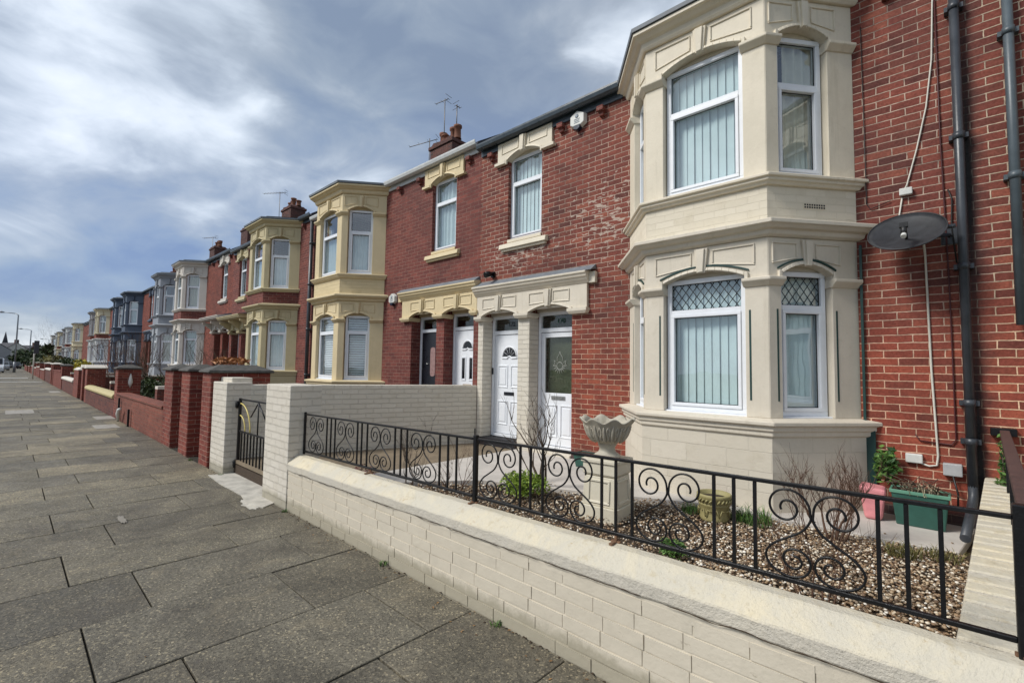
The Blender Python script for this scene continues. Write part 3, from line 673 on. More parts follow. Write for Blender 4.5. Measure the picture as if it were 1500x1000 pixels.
def house(label, group, px, s, dz, W, du=0, low=None, up=None, band=None, wallm=None, low_in='blind', up_in='blind', lead=False, dspec=('fan', 'glazed'),
          nums=(None, None), gut=None, far=False, canopy=.15, bay=True, trim=False, block=None, doorpaint=None, win_in='blind', tzl=None, cap_mat=None, win=True, name='terraced_house'):
    T = lambda p: (px+s*p[0], p[1], p[2]+(dz if p[2] > .1 else 0))
    root = empty(name, (px+s*W/2, FY, 0)); tag(root, label, 'house', group)
    U = lambda p: T((p[0], FY-p[1], p[2]))                 # wall frame: s=u, d outward
    A, B, C, D = (3.11+du, FY), (3.75+du, 5.14), (5.07+du, 5.14), (5.71+du, FY)
    low, up = low or M['st_low'], up or M['st_up']; band = band or M['pb_band']; wallm = wallm or M['brick_dark']
    o1, o2 = (.13, 1.0), (1.25, 2.12); ztop = 5.62
    holes = [(*o1, .22, 2.68), (*o2, .22, 2.68)]
    if win: holes.append((.71, 1.48, 3.83, 5.45))
    if bay: holes.append((3.25+du, 5.57+du, .6, 5.35))
    w = MB(); wall_holes(w, 0, W, -.1, ztop, holes, FY, T)
    for q in (((0, FY, -.1), (0, 15, -.1), (0, 15, ztop), (0, FY, ztop)), ((W, FY, -.1), (W, 15, -.1), (W, 15, ztop), (W, FY, ztop)), ((0, 15, -.1), (W, 15, -.1), (W, 15, ztop), (0, 15, ztop)),
              ((0, FY, ztop), (0, 15, ztop), (0, 10.9, 8.75)), ((W, FY, ztop), (W, 15, ztop), (W, 10.9, 8.75))):
        w.F(*[w.P(*T(p)) for p in q])
    w.build('wall', wallm, root, recalc=False)
    rf = MB()
    y0, z0_ = FY-.10, ztop+.02; 
    for (ya, za, yb, zb) in ((y0, z0_, 10.9, 8.85), (15.1, z0_, 10.9, 8.85)):
        rf.hexa([T(p) for p in ((0, ya, za), (W, ya, za), (W, yb, zb), (0, yb, zb), (0, ya, za+.06), (W, ya, za+.06), (W, yb, zb+.06), (0, yb, zb+.06))])
    rf.build('roof', M['slate'], root)
    gm = gut or M['gutter']; e1 = (3.0+du) if bay else W
    prof = [(.0, .06), (.0, 0), (.03, -.035), (.08, -.045), (.125, -.02), (.14, .03), (.14, .06), (.125, .06), (.12, .03), (.08, -.03), (.04, -.02), (.015, .01), (.015, .06)]
    for x0_, x1_ in (((0.02, e1), (5.85+du, W-.02)) if bay else ((0.02, W),)):
        if x1_-x0_ < .1: continue
        gt = MB(); gt.hexa([T(p) for p in ((x0_, FY-.03, 5.53), (x1_, FY-.03, 5.53), (x1_, FY-.006, 5.53), (x0_, FY-.006, 5.53), (x0_, FY-.03, 5.70), (x1_, FY-.03, 5.70), (x1_, FY-.006, 5.70), (x0_, FY-.006, 5.70))])
        A_ = [gt.P(*T((x0_, FY-.035-a, 5.66+b))) for a, b in prof]; B_ = [gt.P(*T((x1_, FY-.035-a, 5.66+b))) for a, b in prof]; n = len(prof)
        for k in range(n): gt.F(A_[k], A_[(k+1) % n], B_[(k+1) % n], B_[k])
        gt.F(*A_[::-1]); gt.F(*B_); gt.build('gutter', gm, root)
    if not far:
        us = [.25, 1.85, 2.6]
        if bay:
            u = 5.95+du
            while u < W-.2: us.append(u); u += .7
        for u in us:
            cb = MB(U); cb.box(u, u+.11, -.01, .10, 5.44, 5.51); cb.box(u+.02, u+.09, -.01, .055, 5.375, 5.4385); cb.build('corbel', M['brick_dark'], root)
    # ---- first floor window
    if win:
        cu = 1.095; st = MB(U)
        arch_panel(st, cu-.62, cu+.62, cu-.385, cu+.385, 5.22, 5.26, .11, 5.61, t=.16, d=.045, legs=False)
        if not far:
            hood(st, cu-.385, cu+.385, 5.26, .11, .045, .03, .022)
        for sg in (-1, 1):
            st.box(cu+sg*.545-.13, cu+sg*.545+.13, -.01, .075, 5.215, 5.262)
            if not far: panel_frame(st, cu+(sg*.32)-.20, cu+(sg*.32)+.20, 5.42-(.02 if sg < 0 else -.0), 5.42, 5.58, .045, .014, .012)
        keystone(st, cu, 5.325, 5.61, .045, .05, .072, .062)
        st.build('window_surround', up, root, bevel=0 if far else .006); st = MB(U)
        st.hexa([(cu-.53,-.01,3.66),(cu+.53,-.01,3.66),(cu+.53,.085,3.66),(cu-.53,.085,3.66),(cu-.53,-.01,3.77),(cu+.53,-.01,3.77),(cu+.53,.07,3.745),(cu-.53,.07,3.745)])
        st.box(cu-.5, cu+.5, -.01, .05, 3.62, 3.6605)
        st.box(cu-.385, cu+.385, -.2, .02, 3.771, 3.829)
        st.build('window_sill', up, root, bevel=0 if far else .006)
        window(root, U, cu-.385, cu+.385, 3.83, 5.31, 4.85, d=-.075, inner=win_in, far=far, sash=not far)
    # ---- doorway surround with canopy
    st = MB(U)
    arch_panel(st, -.0+.004, (o1[1]+o2[0])/2, o1[0], o1[1], 2.46, 2.50, .10, 2.865, t=.06, d=.05, legs=False)
    arch_panel(st, (o1[1]+o2[0])/2+.0005, 2.42, o2[0], o2[1], 2.46, 2.50, .10, 2.865, t=.06, d=.05, legs=False)
    for o in (o1, o2):
        c = sum(o)/2
        if not far:
            hood(st, o[0], o[1], 2.50, .10, .05, .035, .022, drop=.03)
            for sg in (-1, 1): panel_frame(st, c+sg*.25-.165, c+sg*.25+.165, 2.64 if sg > 0 else 2.63, 2.63 if sg > 0 else 2.64, 2.82, .05, .016, .014)
            st.box(o[0]-.001, o[1]+.001, -.24, -.2, 2.52, 2.62)
        keystone(st, c, 2.57, 2.86, .05, .05, .075, .06)
    for a, b in ((-.03, .165), (.965, 1.285), (2.085, 2.44)):
        e_ = .02
        st.hexa([(a+.03,-.20,2.415),(b-.03,-.20,2.415),(b-.03,.02+.055,2.415),(a+.03,.02+.055,2.415),(a,-.21,2.455),(b,-.21,2.455),(b,.10,2.455),(a,.10,2.455)])
        st.box(a, b, -.21, .10, 2.4555, 2.499)
    st.build('doorway_surround', low if low is not M['st_up'] else low, root, bevel=0 if far else .006)
    cn = MB()
    c0, c1 = (-.04, 2.52)
    prof = [(.0, 2.868), (.06, 2.868), (.085, 2.90), (canopy-.045, 2.92), (canopy-.03, 2.95), (canopy-.01, 2.96), (canopy, 3.0), (canopy+.02, 3.01), (canopy+.02, 3.04), (.0, 3.07)]
    A_ = [cn.P(*U((c0, a-.005, b))) for a, b in prof]; B_ = [cn.P(*U((c1-.06, a-.005, b))) for a, b in prof]; n = len(prof)
    for k in range(n): cn.F(A_[k], A_[(k+1) % n], B_[(k+1) % n], B_[k])
    cn.F(*A_[::-1]); cn.F(*B_)
    cn.xf = U; cn.box(c1-.06, c1+.05, -.005, .06, 2.862, 3.03)
    if canopy > .3:
        for bx in (0.03, 1.12, 2.3):
            cn.prism([(-.005, 2.86), (-.005, 2.40), (.05, 2.42), (.10, 2.6), (canopy-.1, 2.80), (canopy-.08, 2.86)], bx, bx+.08, 'x')
    cn.build('door_canopy', low, root, bevel=0 if far else .005)
    ld = MB(U); ld.hexa([(c0+.02,-.004,3.072),(c1+.03,-.004,3.072),(c1+.03,canopy,3.043),(c0+.02,canopy,3.043),(c0+.02,-.004,3.14),(c1+.03,-.004,3.14),(c1+.03,.012,3.14),(c0+.02,.012,3.14)])
    ld.build('lead_flashing', M['lead'], root)
    if doorpaint:
        q = MB(U); q.box(o1[1]-.003, o2[0]+.003, -.236, .004, .1, 2.414); q.build('door_pillar', doorpaint, root, bevel=.004); q = MB(U); q.box(.0, o1[0]+.003, -.236, .004, .1, 2.414)
        q.build('door_pillar', doorpaint, root, bevel=.004)
    doors(root, T, o1, dspec[0], .335, nums[0]); doors(root, T, o2, dspec[1], .255, nums[1])
    sp = MB(U); sp.box(.002, .998, -.23, .04, .13, .33); sp.build('doorstep', M['tile'], root, bevel=.005)
    sp = MB(U); sp.box(1.255, 2.115, -.2, .03, .13, .25); sp.build('doorstep', M['st_low'] if not far else low, root, bevel=.005)
    # ---- bay window
    if not bay: return root
    poly = [A, B, C, D]
    bs = MB()
    facets = [(A, B, (.30, .87)), (B, C, (.22, 1.10)), (C, D, (.14, .71))]
    # plinth, bands, cornices
    sb = MB(); sweep(sb, poly, [(-.1, -.05), (.05, -.05), (.05, .93), (-.1, .93)], T)
    sb.build('bay_plinth', block or low, root)
    sweep(bs, poly, [(-.12, .93), (.055, .93), (.075, .945), (.075, .985), (.095, .995), (.095, 1.035), (.13, 1.05), (.13, 1.085), (.0, 1.11), (-.12, 1.11)], T)
    bu = MB()
    tops = ((bs, 1.11, 2.56, .10, 2.93, 1.06), (bu, 3.58, 5.07, .10, 5.46, 3.62))
    for mb, zb, zs, rise, zt, _ in tops:
        for P0, P1, (h0, h1) in facets:
            L, X = frame2(P0, P1, T); mb.xf = X
            arch_panel(mb, 0, L, h0, h1, zb, zs, rise, zt, t=.13)
            c = (h0+h1)/2; kw = min(.06, (h1-h0)*.09)
            if not far:
                hood(mb, h0, h1, zs, rise, 0, .038, .03)
                e = max(.03, h0-.10); f_ = min(L-.03, h1+.10)
                panel_frame(mb, e, c-kw-.05, zs+.10, zs+rise+.06, zt-.05, 0, .016, .014)
                panel_frame(mb, c+kw+.05, f_, zs+rise+.06, zs+.10, zt-.05, 0, .016, .014)
            keystone(mb, c, zs+rise-.02, zt-.015, 0, kw*.75, kw*1.25, .055)
            mb.xf = None
        # capitals: three little mouldings wrapped round each corner
        zc = zs-.085
        for k, (q0, q1) in enumerate(((None, .30), (.87, .22), (1.10, .14), (.71, None))):
            def along(P0, P1, s_):
                L = math.hypot(P1[0]-P0[0], P1[1]-P0[1]); return (P0[0]+(P1[0]-P0[0])*s_/L, P0[1]+(P1[1]-P0[1])*s_/L)
            if k == 0: pp = [A, along(A, B, .315)]
            elif k == 3: pp = [along(C, D, .695), D]
            elif k == 1: pp = [along(A, B, .855), B, along(B, C, .235)]
            else: pp = [along(B, C, 1.085), C, along(C, D, .155)]
            sweep(mb, pp, [(-.11, zc-.04), (.012, zc-.04), (.03, zc-.02), (.05, zc), (.065, zc+.015), (.065, zc+.045), (-.11, zc+.045)], T, wall=False)
    # cornice above ground floor
    sweep(bs, poly, [(-.1, 2.93), (.02, 2.93), (.05, 2.95), (.06, 2.99), (.10, 3.0), (.13, 3.03), (.15, 3.035), (.15, 3.075), (.0, 3.115), (-.1, 3.115)], T)
    bs.build('bay_window_surround', low, root, bevel=0 if far else .005)
    bb = MB(); sweep(bb, poly, [(-.12, 3.115), (.0, 3.115), (.0, 3.46), (-.12, 3.46)], T); bb.build('bay_band', band, root)
    sweep(bu, poly, [(-.12, 3.46), (.03, 3.46), (.045, 3.49), (.065, 3.495), (.065, 3.525), (.09, 3.53), (.09, 3.56), (.0, 3.58), (-.12, 3.58)], T)
    sweep(bu, poly, [(-.1, 5.46), (.03, 5.46), (.05, 5.49), (.06, 5.54), (.10, 5.56), (.14, 5.60), (.17, 5.605), (.17, 5.65), (.0, 5.68), (-.1, 5.68)], T)
    bu.build('bay_window_surround', up, root, bevel=0 if far else .005)
    lr = MB(); sweep(lr, poly, [(-.1, 5.682), (.19, 5.655), (.195, 5.70), (-.1, 5.78)], T)
    i_ = [lr.P(*T((*q, 5.775))) for q in (A, B, C, D)]; lr.F(*i_); lr.build('bay_roof', M['lead'], root)
    # glass and what hangs behind it
    for fi, (P0, P1, (h0, h1)) in enumerate(facets):
        L, X = frame2(P0, P1, T)
        li = low_in[fi] if isinstance(low_in, tuple) else low_in; ui = up_in[fi] if isinstance(up_in, tuple) else up_in
        window(root, X, h0+.012, h1-.012, 1.125, 2.60, tzl or 2.23, d=-.075, inner=li, lead=lead, far=far)
        window(root, X, h0+.012, h1-.012, 3.60, 5.10, 4.58, d=-.075, inner=ui, far=far)
        if trim:
            g = MB(X)
            for e0 in (h0-.045, h1+.045):
                if 0.03 < e0 < L-.02: g.box(e0-.009, e0+.009, -.01, .003, 1.28, 2.2)
            zs, rise = 2.56, .10
            for k in range(12):
                a = h0-.04+(h1-h0+.08)*k/12; b = h0-.04+(h1-h0+.08)*(k+1)/12; za = arch_z(a, h0-.04, h1+.04, zs+.045, rise); zb_ = arch_z(b, h0-.04, h1+.04, zs+.045, rise)
                g.hexa([(a,-.01,za),(b,-.01,zb_),(b,.016,zb_),(a,.016,za),(a,-.01,za+.018),(b,-.01,zb_+.018),(b,.016,zb_+.018),(a,.016,za+.018)])
            g.build('green_trim', M['green'], root)
    return root

def obscure(name, col):
    m = N(name); f = m.noise(18, 3, .6, m.pos()); nb = m.bump(f, .4, .02); c = m.mix(1, col, m.ramp(f, [(.3, W4(.8)), (.7, W4(1.15))]), 'MULTIPLY'); return m.done(c, .35, nb)
M['obscure'] = obscure('obscure glass sheet', S(104, 108, 92)); M['obscure_pink'] = obscure('textured pink glass', S(150, 120, 116)); M['came_pale'] = plain('pale lead came', S(170, 172, 166), .5)
M['door_red'] = plain('dark red door paint', S(70, 24, 26), .4); M['door_blue'] = plain('navy door paint', S(30, 36, 54), .4)
M['num_dark'] = plain('black number vinyl', S(30, 36, 40), .5); M['num_green'] = plain('green number vinyl', S(14, 74, 52), .5); M['num_white'] = plain('white number vinyl', S(220, 218, 210), .5)

GH = 'houses of the long terrace'
PH = -6.35
house('nearest red brick house with greige two storey bay, vertical blinds and diamond leaded lights', GH, PH, 1, 0, 6.68, wallm=M['brick_main'], low=M['st_low'], up=M['st_up'], band=M['pb_band'], block=M['st_block'],
      lead=True, trim=True, doorpaint=M['pb_side'], up_in=('blind', 'blind', 'sidecurtain'), nums=(('172', M['num_dark'], .02), ('170', M['num_green'], .02)))
house('brick house past the drainpipes at the right edge of the photo', GH, 7.05, -1, 0, 6.72, wallm=M['brick_right'], far=False)
CR = paint('custard cream stone paint', S(211, 194, 156)); CRB = brick('custard painted brick', None, None, painted=S(209, 192, 154), msize=.008, bump=.6)
house('red brick house with custard cream bay and white shutters, next to the nearest house', GH, PH-.003, -1, .13, 7.1, low=CR, up=CR, band=CRB, wallm=M['brick_dark'], gut=M['gutter_w'], low_in='shutter', up_in='halfnet', win_in='net',
      dspec=('two_light', 'black'), nums=(None, ('176', M['num_white'], -.02)), du=.14)
OL = paint('olive yellow stone paint', S(186, 174, 138))
house('house with olive yellow bay split by a red brick band', GH, -20.6, 1, .30, 7.14, du=.5, low=OL, up=OL, band=M['brick_dark'], wallm=M['brick_dark'], low_in='net', up_in='halfnet', dspec=('dark', 'white'), canopy=.5)
LG = paint('pale grey beige stone paint', S(200, 194, 186))
house('house with pale grey beige bay split by a red brick band', GH, -20.603, -1, .42, 7.3, du=.5, low=LG, up=LG, band=M['brick_dark'], wallm=M['brick_far'], low_in='net', up_in='curtain', dspec=('red', 'dark'), canopy=.5, win_in='net')
GY = paint('mid grey stone paint', S(132, 138, 148)); NV = paint('navy blue stone paint', S(58, 74, 96)); CM = paint('ivory stone paint', S(208, 198, 170)); WH = paint('white stone paint', S(206, 208, 208)); GR2 = paint('stone grey paint', S(150, 148, 150))
house('house with mid grey bay and a lattice window upstairs', GH, -35.0, 1, .45, 7.1, du=.5, low=paint('light grey stone paint', S(158, 164, 172)), up=GY, band=GY, wallm=M['brick_far'], low_in='curtain', up_in='none', far=True, dspec=('dark', 'blue'))
house('house with navy blue bay nearest to the grey one', GH, -35.003, -1, .48, 7.3, du=.6, low=NV, up=NV, band=NV, wallm=M['brick_far'], low_in='none', up_in='net', far=True, dspec=('blue', 'dark'))
house('second house with navy blue bay, the farther one', GH, -49.4, 1, .5, 7.09, du=.5, low=NV, up=NV, band=NV, wallm=M['brick_far'], low_in='none', up_in='none', far=True, dspec=('blue', 'dark'))
house('house with ivory upper bay over white ground floor', GH, -49.403, -1, .5, 7.3, du=.8, low=WH, up=CM, band=M['brick_far'], wallm=M['brick_far'], low_in='none', up_in='none', far=True, dspec=('white', 'white'))
house('house with stone grey bay beyond the ivory one', GH, -63.8, 1, .5, 7.09, du=.5, low=WH, up=GR2, band=M['brick_far'], wallm=M['brick_far'], low_in='none', up_in='none', far=True, dspec=('white', 'dark'))
house('plain brick house without a bay before the farthest bays', GH, -63.803, -1, .15, 9.5, low=WH, up=WH, wallm=M['brick_far'], win_in='none', far=True, dspec=('white', 'dark'), bay=False)
cols = [(CM, 'ivory'), (WH, 'white'), (GR2, 'stone grey'), (CM, 'ivory'), (WH, 'white'), (LG, 'pale beige')]
for k in range(6):
    x = -80.5-14.6*(k//2); mt, nm = cols[k]
    word = ['first', 'second', 'third', 'fourth', 'fifth', 'sixth'][k]
    house('tiny far house with %s bay, %s beyond the plain brick house' % (nm, word), GH, x if k % 2 == 0 else x-.003, 1 if k % 2 == 0 else -1, .35, 7.2, du=.5, low=mt, up=mt, band=M['brick_far'] if k % 2 else mt, wallm=M['brick_far'], low_in='none', up_in='none', win_in='none', far=True, dspec=('white', 'dark'))

# drainpipes belong to the wall they are fixed on
def drainpipe(parent, x, r, z0, z1, mat, collars, y=5.83, foot=False):
    m = MB(); pts = [(x, y, z1), (x, y, z0)]
    m.tube(pts, r, 14)
    for z in collars:
        m.tube([(x, y, z-.03), (x, y, z+.03)], r*1.22, 14); m.box(x-r*1.9, x+r*1.9, y+.01, FY+.002, z-.022, z+.022)
    if foot: m.tube([(x, y, z0+.02), (x+.0, y-.02, z0-.08), (x-.03, y-.25, z0-.20), (x-.07, y-.62, z0-.30)], r*.98, 12)
    return m.build('drainpipe', mat, parent)
h1 = bpy.data.objects['terraced_house']; h0 = bpy.data.objects['terraced_house.001']
drainpipe(h1, .145, .035, .58, 5.5, M['pipe'], [1.32, 2.55, 3.76, 5.0, .98], foot=True)
drainpipe(h0, .485, .035, 2.0, 5.5, M['pipe2'], [3.3, 4.6], y=5.84)
h2 = bpy.data.objects['terraced_house.002']
drainpipe(h2, -13.42, .05, .2, 5.75, M['pipe'], [1.3, 2.6, 3.9, 5.1])

# chimneys: part of each roof's ridge, standing between neighbours
def chimney(x, y, z0, z1, n, seed, lab):
    r_ = random.Random(seed); root = empty('chimney', (x, y, z0)); tag(root, lab, 'chimney', 'chimney stacks on the ridge')
    m = MB(); m.box(x-.66, x+.66, y-.42, y+.42, z0-2.6, z1-.2); m.box(x-.71, x+.71, y-.47, y+.47, z1-.199, z1-.06); m.prism([(x-.66, z1-.059), (x+.66, z1-.059), (x+.5, z1+.07), (x-.1, z1+.03), (x-.5, z1+.08)], y-.4, y+.4, 'y')
    m.build('stack', M['soot_brick'], root, bevel=.015)
    for k in range(n):
        q = MB(); cx = x-.5+1.0*k/max(1, n-1); hgt = r_.uniform(.32, .6)
        q.lathe([(.15, 0), (.13, .05), (.12, hgt*.8), (.16, hgt*.85), (.16, hgt), (.11, hgt), (.10, hgt*.5)], (cx, y+r_.uniform(-.1, .1), z1+.05), 12); q.build('chimney_pot', M['pot_clay'], root)
    return root
chimney(-13.6, 11, 9.2, 10.0, 4, 2, 'sooty brick chimney with four clay pots beside two aerials')
chimney(-27.9, 11, 9.6, 10.75, 4, 3, 'chimney with clay pots behind the olive yellow bay')
chimney(-42.4, 11, 9.6, 10.8, 4, 5, 'chimney with pots rising behind the pale grey beige bay')
chimney(-56.7, 11, 9.6, 10.6, 3, 6, 'small distant chimney behind the navy bays')
chimney(-35.0, 11, 9.6, 10.9, 3, 8, 'chimney with three pots behind the mid grey bay')

def aerial(x, y, z0, z1, az, lab, n=7, L=.9, fold=0):
    root = empty('tv_aerial', (x, y, z0)); tag(root, lab, 'aerial', 'television aerials on the chimneys')
    m = MB(); m.tube([(x, y, z0), (x, y, z1)], .018, 6); m.build('mast', M['alu'], root)
    m = MB(); c, s = math.cos(az), math.sin(az); z = z1-.06
    m.tube([(x-c*L*.3, y-s*L*.3, z), (x+c*L*.8, y+s*L*.8, z+fold)], .014, 6); 
    for k in range(n):
        t = -.3+1.1*k/(n-1); l = (.2-.012*k)*(.45 if n < 5 else 1); cx, cy, cz = x+c*L*t, y+s*L*t, z+fold*max(0, t)
        m.tube([(cx-s*l, cy+c*l, cz), (cx+s*l, cy-c*l, cz)], .008, 4)
    for dzz in (-.12, .12): m.tube([(x-c*L*.3-s*.18, y-s*L*.3+c*.18, z+dzz), (x-c*L*.3+s*.18, y-s*L*.3-c*.18, z+dzz)], .01, 4)
    m.build('antenna', M['alu'], root)
aerial(-13.95, 11, 10.0, 11.95, PI+.15, 'tall thin aerial standing on the nearest chimney', n=3, L=.6)
aerial(-15.0, 11.1, 9.2, 10.75, PI+.5, 'low aerial with a long boom left of the nearest chimney', n=4, L=1.1, fold=-.2)
aerial(-13.1, 10.9, 10.4, 11.35, PI*.5, 'short bare aerial right of the tall one', n=3, L=.2)
aerial(-30.1, 11, 9.4, 12.3, PI+.6, 'wide aerial above the olive yellow bay', L=1.4, n=9)
aerial(-44.0, 11, 9.6, 12.0, PI+.5, 'small far aerial above the pale grey beige bay', L=1.2)

# ------------------------------------------------------------------ alarm boxes, dish, lamp, cables
def alarm(x, z, y, lab, sc_=1.0, hexa=True):
    root = empty('alarm_box', (x, y, z)); tag(root, lab, 'alarm box', 'burglar alarm boxes on the walls')
    r = .125*sc_; pts = [(x+r*1.35*math.sin(PI*k/3), z+r*1.25*math.cos(PI*k/3)) for k in range(6)]
    m = MB(); A_ = [m.P(a, y, b) for a, b in pts]; B_ = [m.P(x+(a-x)*.86, y-.075, z+(b-z)*.86) for a, b in pts]
    m.F(*A_[::-1]); m.F(*B_)
    for k in range(6): m.F(A_[k], A_[(k+1) % 6], B_[(k+1) % 6], B_[k])
    m.build('case', M['box_w'], root, bevel=.008, seg=2)
    m = MB(); m.prism([(x-r*.5, z-r*.72), (x+r*.5, z-r*.72), (x+r*.42, z-r*1.18), (x, z-r*1.36), (x-r*.42, z-r*1.18)], y-.082, y-.004, 'y'); m.build('strobe_lens', M['alarm_blue'], root, bevel=.004)
    m = MB(); m.lathe([(.0, 0), (.032, 0), (.032, .002), (.0, .003)], (0, 0, 0), 14); 
    m.v = [(x+a*1.0, y-.0765-c, z+.05*sc_+b) for a, b, c in m.v]; m.build('logo', M['logo_grey'], root)
    m = MB(); 
    for k, l_ in enumerate((.055, .045, .05)): m.box(x-l_, x+l_, y-.0785, y-.0755, z-.005-k*.026, z+.006-k*.026)
    m.build('lettering', M['logo_grey'], root)
M['alarm_blue'] = plain('dark blue lens', S(20, 34, 56), .3); M['logo_grey'] = plain('grey print', S(130, 140, 150), .6)
alarm(-4.12, 5.46, FY, 'white hexagonal alarm box high on the nearest house under the gutter')
alarm(-9.17, 3.09, FY, 'small white alarm box left of the custard cream door canopy', .9)

def dish():
    root = empty('satellite_dish', (-.24, 5.9, 2.9)); tag(root, 'dark grey satellite dish on the brick wall beside the nearest bay', 'satellite dish')
    c = Vector((-.235, 5.56, 2.885)); nrm = Vector((.02, -.60, .62)).normalized(); nrm = Vector((-.03, -.70, .70)).normalized()
    u = Vector((1, 0, 0)); u = (u-nrm*u.dot(nrm)).normalized(); v = nrm.cross(u)
    m = MB(); m.smooth = True; R = .28; n = 40; K_ = 7; rings = []
    for i in range(1, K_+1):
        r = R*i/K_; rings.append([m.P(*(c+u*(r*math.cos(2*PI*j/n))+v*(r*1.05*math.sin(2*PI*j/n))-nrm*(.055*(1-(i/K_)**2)))) for j in range(n)])
    for i in range(K_-1):
        for j in range(n): m.F(rings[i][j], rings[i][(j+1) % n], rings[i+1][(j+1) % n], rings[i+1][j])
    cc = m.P(*(c-nrm*.055))
    for j in range(n): m.F(cc, rings[0][j], rings[0][(j+1) % n])
    o = m.build('reflector', M['dish'], root, recalc=True); so = o.modifiers.new('solid', 'SOLIDIFY'); so.thickness = .006
    m = MB(); m.tube([tuple(c+u*(R*1.005*math.cos(2*PI*j/40))+v*(R*1.055*math.sin(2*PI*j/40))) for j in range(41)], .006, 6, False); m.build('rim', M['dish'], root)
    m = MB(); low = c-v*R*.9; low = c+v*(-R*.95) if (v.z > 0) else c+v*(R*.95)
    tip = c+nrm*.16+(low-c)*.62
    m.tube([tuple(c+(low-c)*.25-nrm*.04), tuple(c+(low-c)*.35+nrm*.10), tuple(tip)], .014, 6); m.tube([tuple(tip), tuple(tip+(low-c).normalized()*.09-nrm*.03)], .022, 10); m.box(tip.x-.03, tip.x+.03, tip.y-.03, tip.y+.03, tip.z-.02, tip.z+.02)
    m.build('feed_arm', M['cable_k'], root)
    m = MB(); e = tip+(low-c).normalized()*.10-nrm*.03; m.tube([tuple(e), tuple(e+(low-c).normalized()*.035)], .02, 10); m.build('feed_cap', M['box_w'], root)
    m = MB(); m.tube([tuple(c-nrm*.06), (-.2, 5.78, 2.86), (.06, 5.86, 2.86), (.06, FY, 2.86)], .018, 8); m.box(.0, .12, FY-.014, FY, 2.78, 2.94); m.tube([(.02, 5.7, 2.9), (.10, 5.7, 2.9)], .02, 8); m.build('bracket', M['pipe'], root)
def dishm():
    m = N('dusty dark mesh'); p = m.pos(); f = m.noise(5, 5, .75, p, .8)
    c = m.mix(m.ramp(f, [(.35, W4(0)), (.7, W4(1))]), S(28, 30, 33), S(54, 56, 60)); return m.done(c, .55)
M['dish'] = dishm(); dish()

m = MB(); m.tube([(-5.97, 5.88, 3.27), (-5.97, 5.80, 3.25), (-5.99, 5.72, 3.22)], [.03, .05, .055], 12); m.box(-6.01, -5.93, 5.88, 5.915, 3.2, 3.3)
tag(m.build('security_lamp', M['black']), 'small black lamp fixed on the wall above the two door canopies', 'lamp')

def cable(pts, r, mat, lab, n=8):
    m = MB(); m.tube(pts, r, n); return tag(m.build('cable', mat), lab, 'cable')
YW = 5.905
cable([(.02, YW, 5.5), (.0, YW, 5.15), (-.02, YW, 4.6), (-.07, YW, 4.15), (-.15, YW, 3.75), (-.23, YW, 3.42), (-.26, YW, 3.36)], .007, M['cable_w'], 'white cable hanging slack down the wall above the junction box')
cable([(-.27, YW, 3.3), (-.3, YW, 3.1), (-.31, 5.87, 2.95), (-.3, 5.8, 2.9)], .007, M['cable_w'], 'short white cable running from the junction box behind the dish')
cable([(-.12, 5.7, 2.8), (-.115, YW, 2.7), (-.10, YW, 1.6), (-.075, YW, .82), (-.085, YW, .73), (-.14, YW, .715), (-.2, YW, .735)], .009, M['cable_w'], 'thick white cable down the wall from the dish to the low box')
cable([(.015, YW, 5.5), (.02, YW, 3.8), (.045, YW, 2.4), (.05, YW, .98), (.02, YW, .93), (-.2, YW, .945), (-.23, YW, 1.0)], .006, M['cable_r'], 'dark red cable left of the drainpipe bending back above the low box')
cable([(-.56, YW, 5.2), (-.55, YW, 3.3), (-.52, YW, 3.24), (-.36, YW, 3.29)], .004, M['cable_k'], 'thin brown cable beside the upper bay turning to the junction box')
cable([(.02, 5.86, .66), (.05, 5.85, .5), (.045, 5.85, .38)], .008, M['cable_k'], 'black cable dropping from the grey meter box')
cable([(.06, YW, 3.3), (.085, YW, 3.2), (.075, YW, 2.95), (.10, YW, 2.6)], .006, M['cable_k'], 'black cable looping beside the drainpipe above the dish')
def wbox(name, x, z, w, h, d, mat, lab, cat):
    m = MB(); m.box(x-w/2, x+w/2, FY-d, FY-.001, z-h/2, z+h/2); o = m.build(name, mat, bevel=.008, seg=2); return tag(o, lab, cat)
wbox('junction_box', -.24, 3.35, .10, .07, .05, M['box_w'], 'small cream junction box on the wall above the dish', 'junction box')
wbox('socket_box', -.245, .775, .125, .085, .045, M['box_w'], 'white square box low on the wall above the green trough', 'electrical box')
wbox('meter_box', .02, .71, .13, .11, .07, M['box_g'], 'grey rounded box low on the wall left of the drainpipe', 'meter box')
L_, X_ = frame2((-1.28, 5.14), (-.64, 5.92), lambda p: p); m = MB(X_)
m.box(.40, .66, -.002, .004, 3.24, 3.30); o = m.build('air_vent', M['st_up']); tag(o, 'small grille set in the painted band between the bay windows', 'vent')
q = MB(X_)
for c_ in range(9):
    for r_ in range(2): q.box(.412+c_*.027, .430+c_*.027, .0035, .005, 3.247+r_*.026, 3.265+r_*.026)
q.build('vent_slots', M['black'], o)
# dark green downpipe stripe beside the bay
m = MB(); m.box(-.622, -.600, 5.885, 5.919, .35, 2.88); m.box(-.625, -.53, 5.89, 5.9185, .35, 1.0); tag(m.build('painted_strip', M['green']), 'dark green painted strip between the bay and the brick wall', 'painted strip')

# ------------------------------------------------------------------ front garden of the nearest house
GZ = .20
def lift(x): return max(0, (x+5.0))*.0145
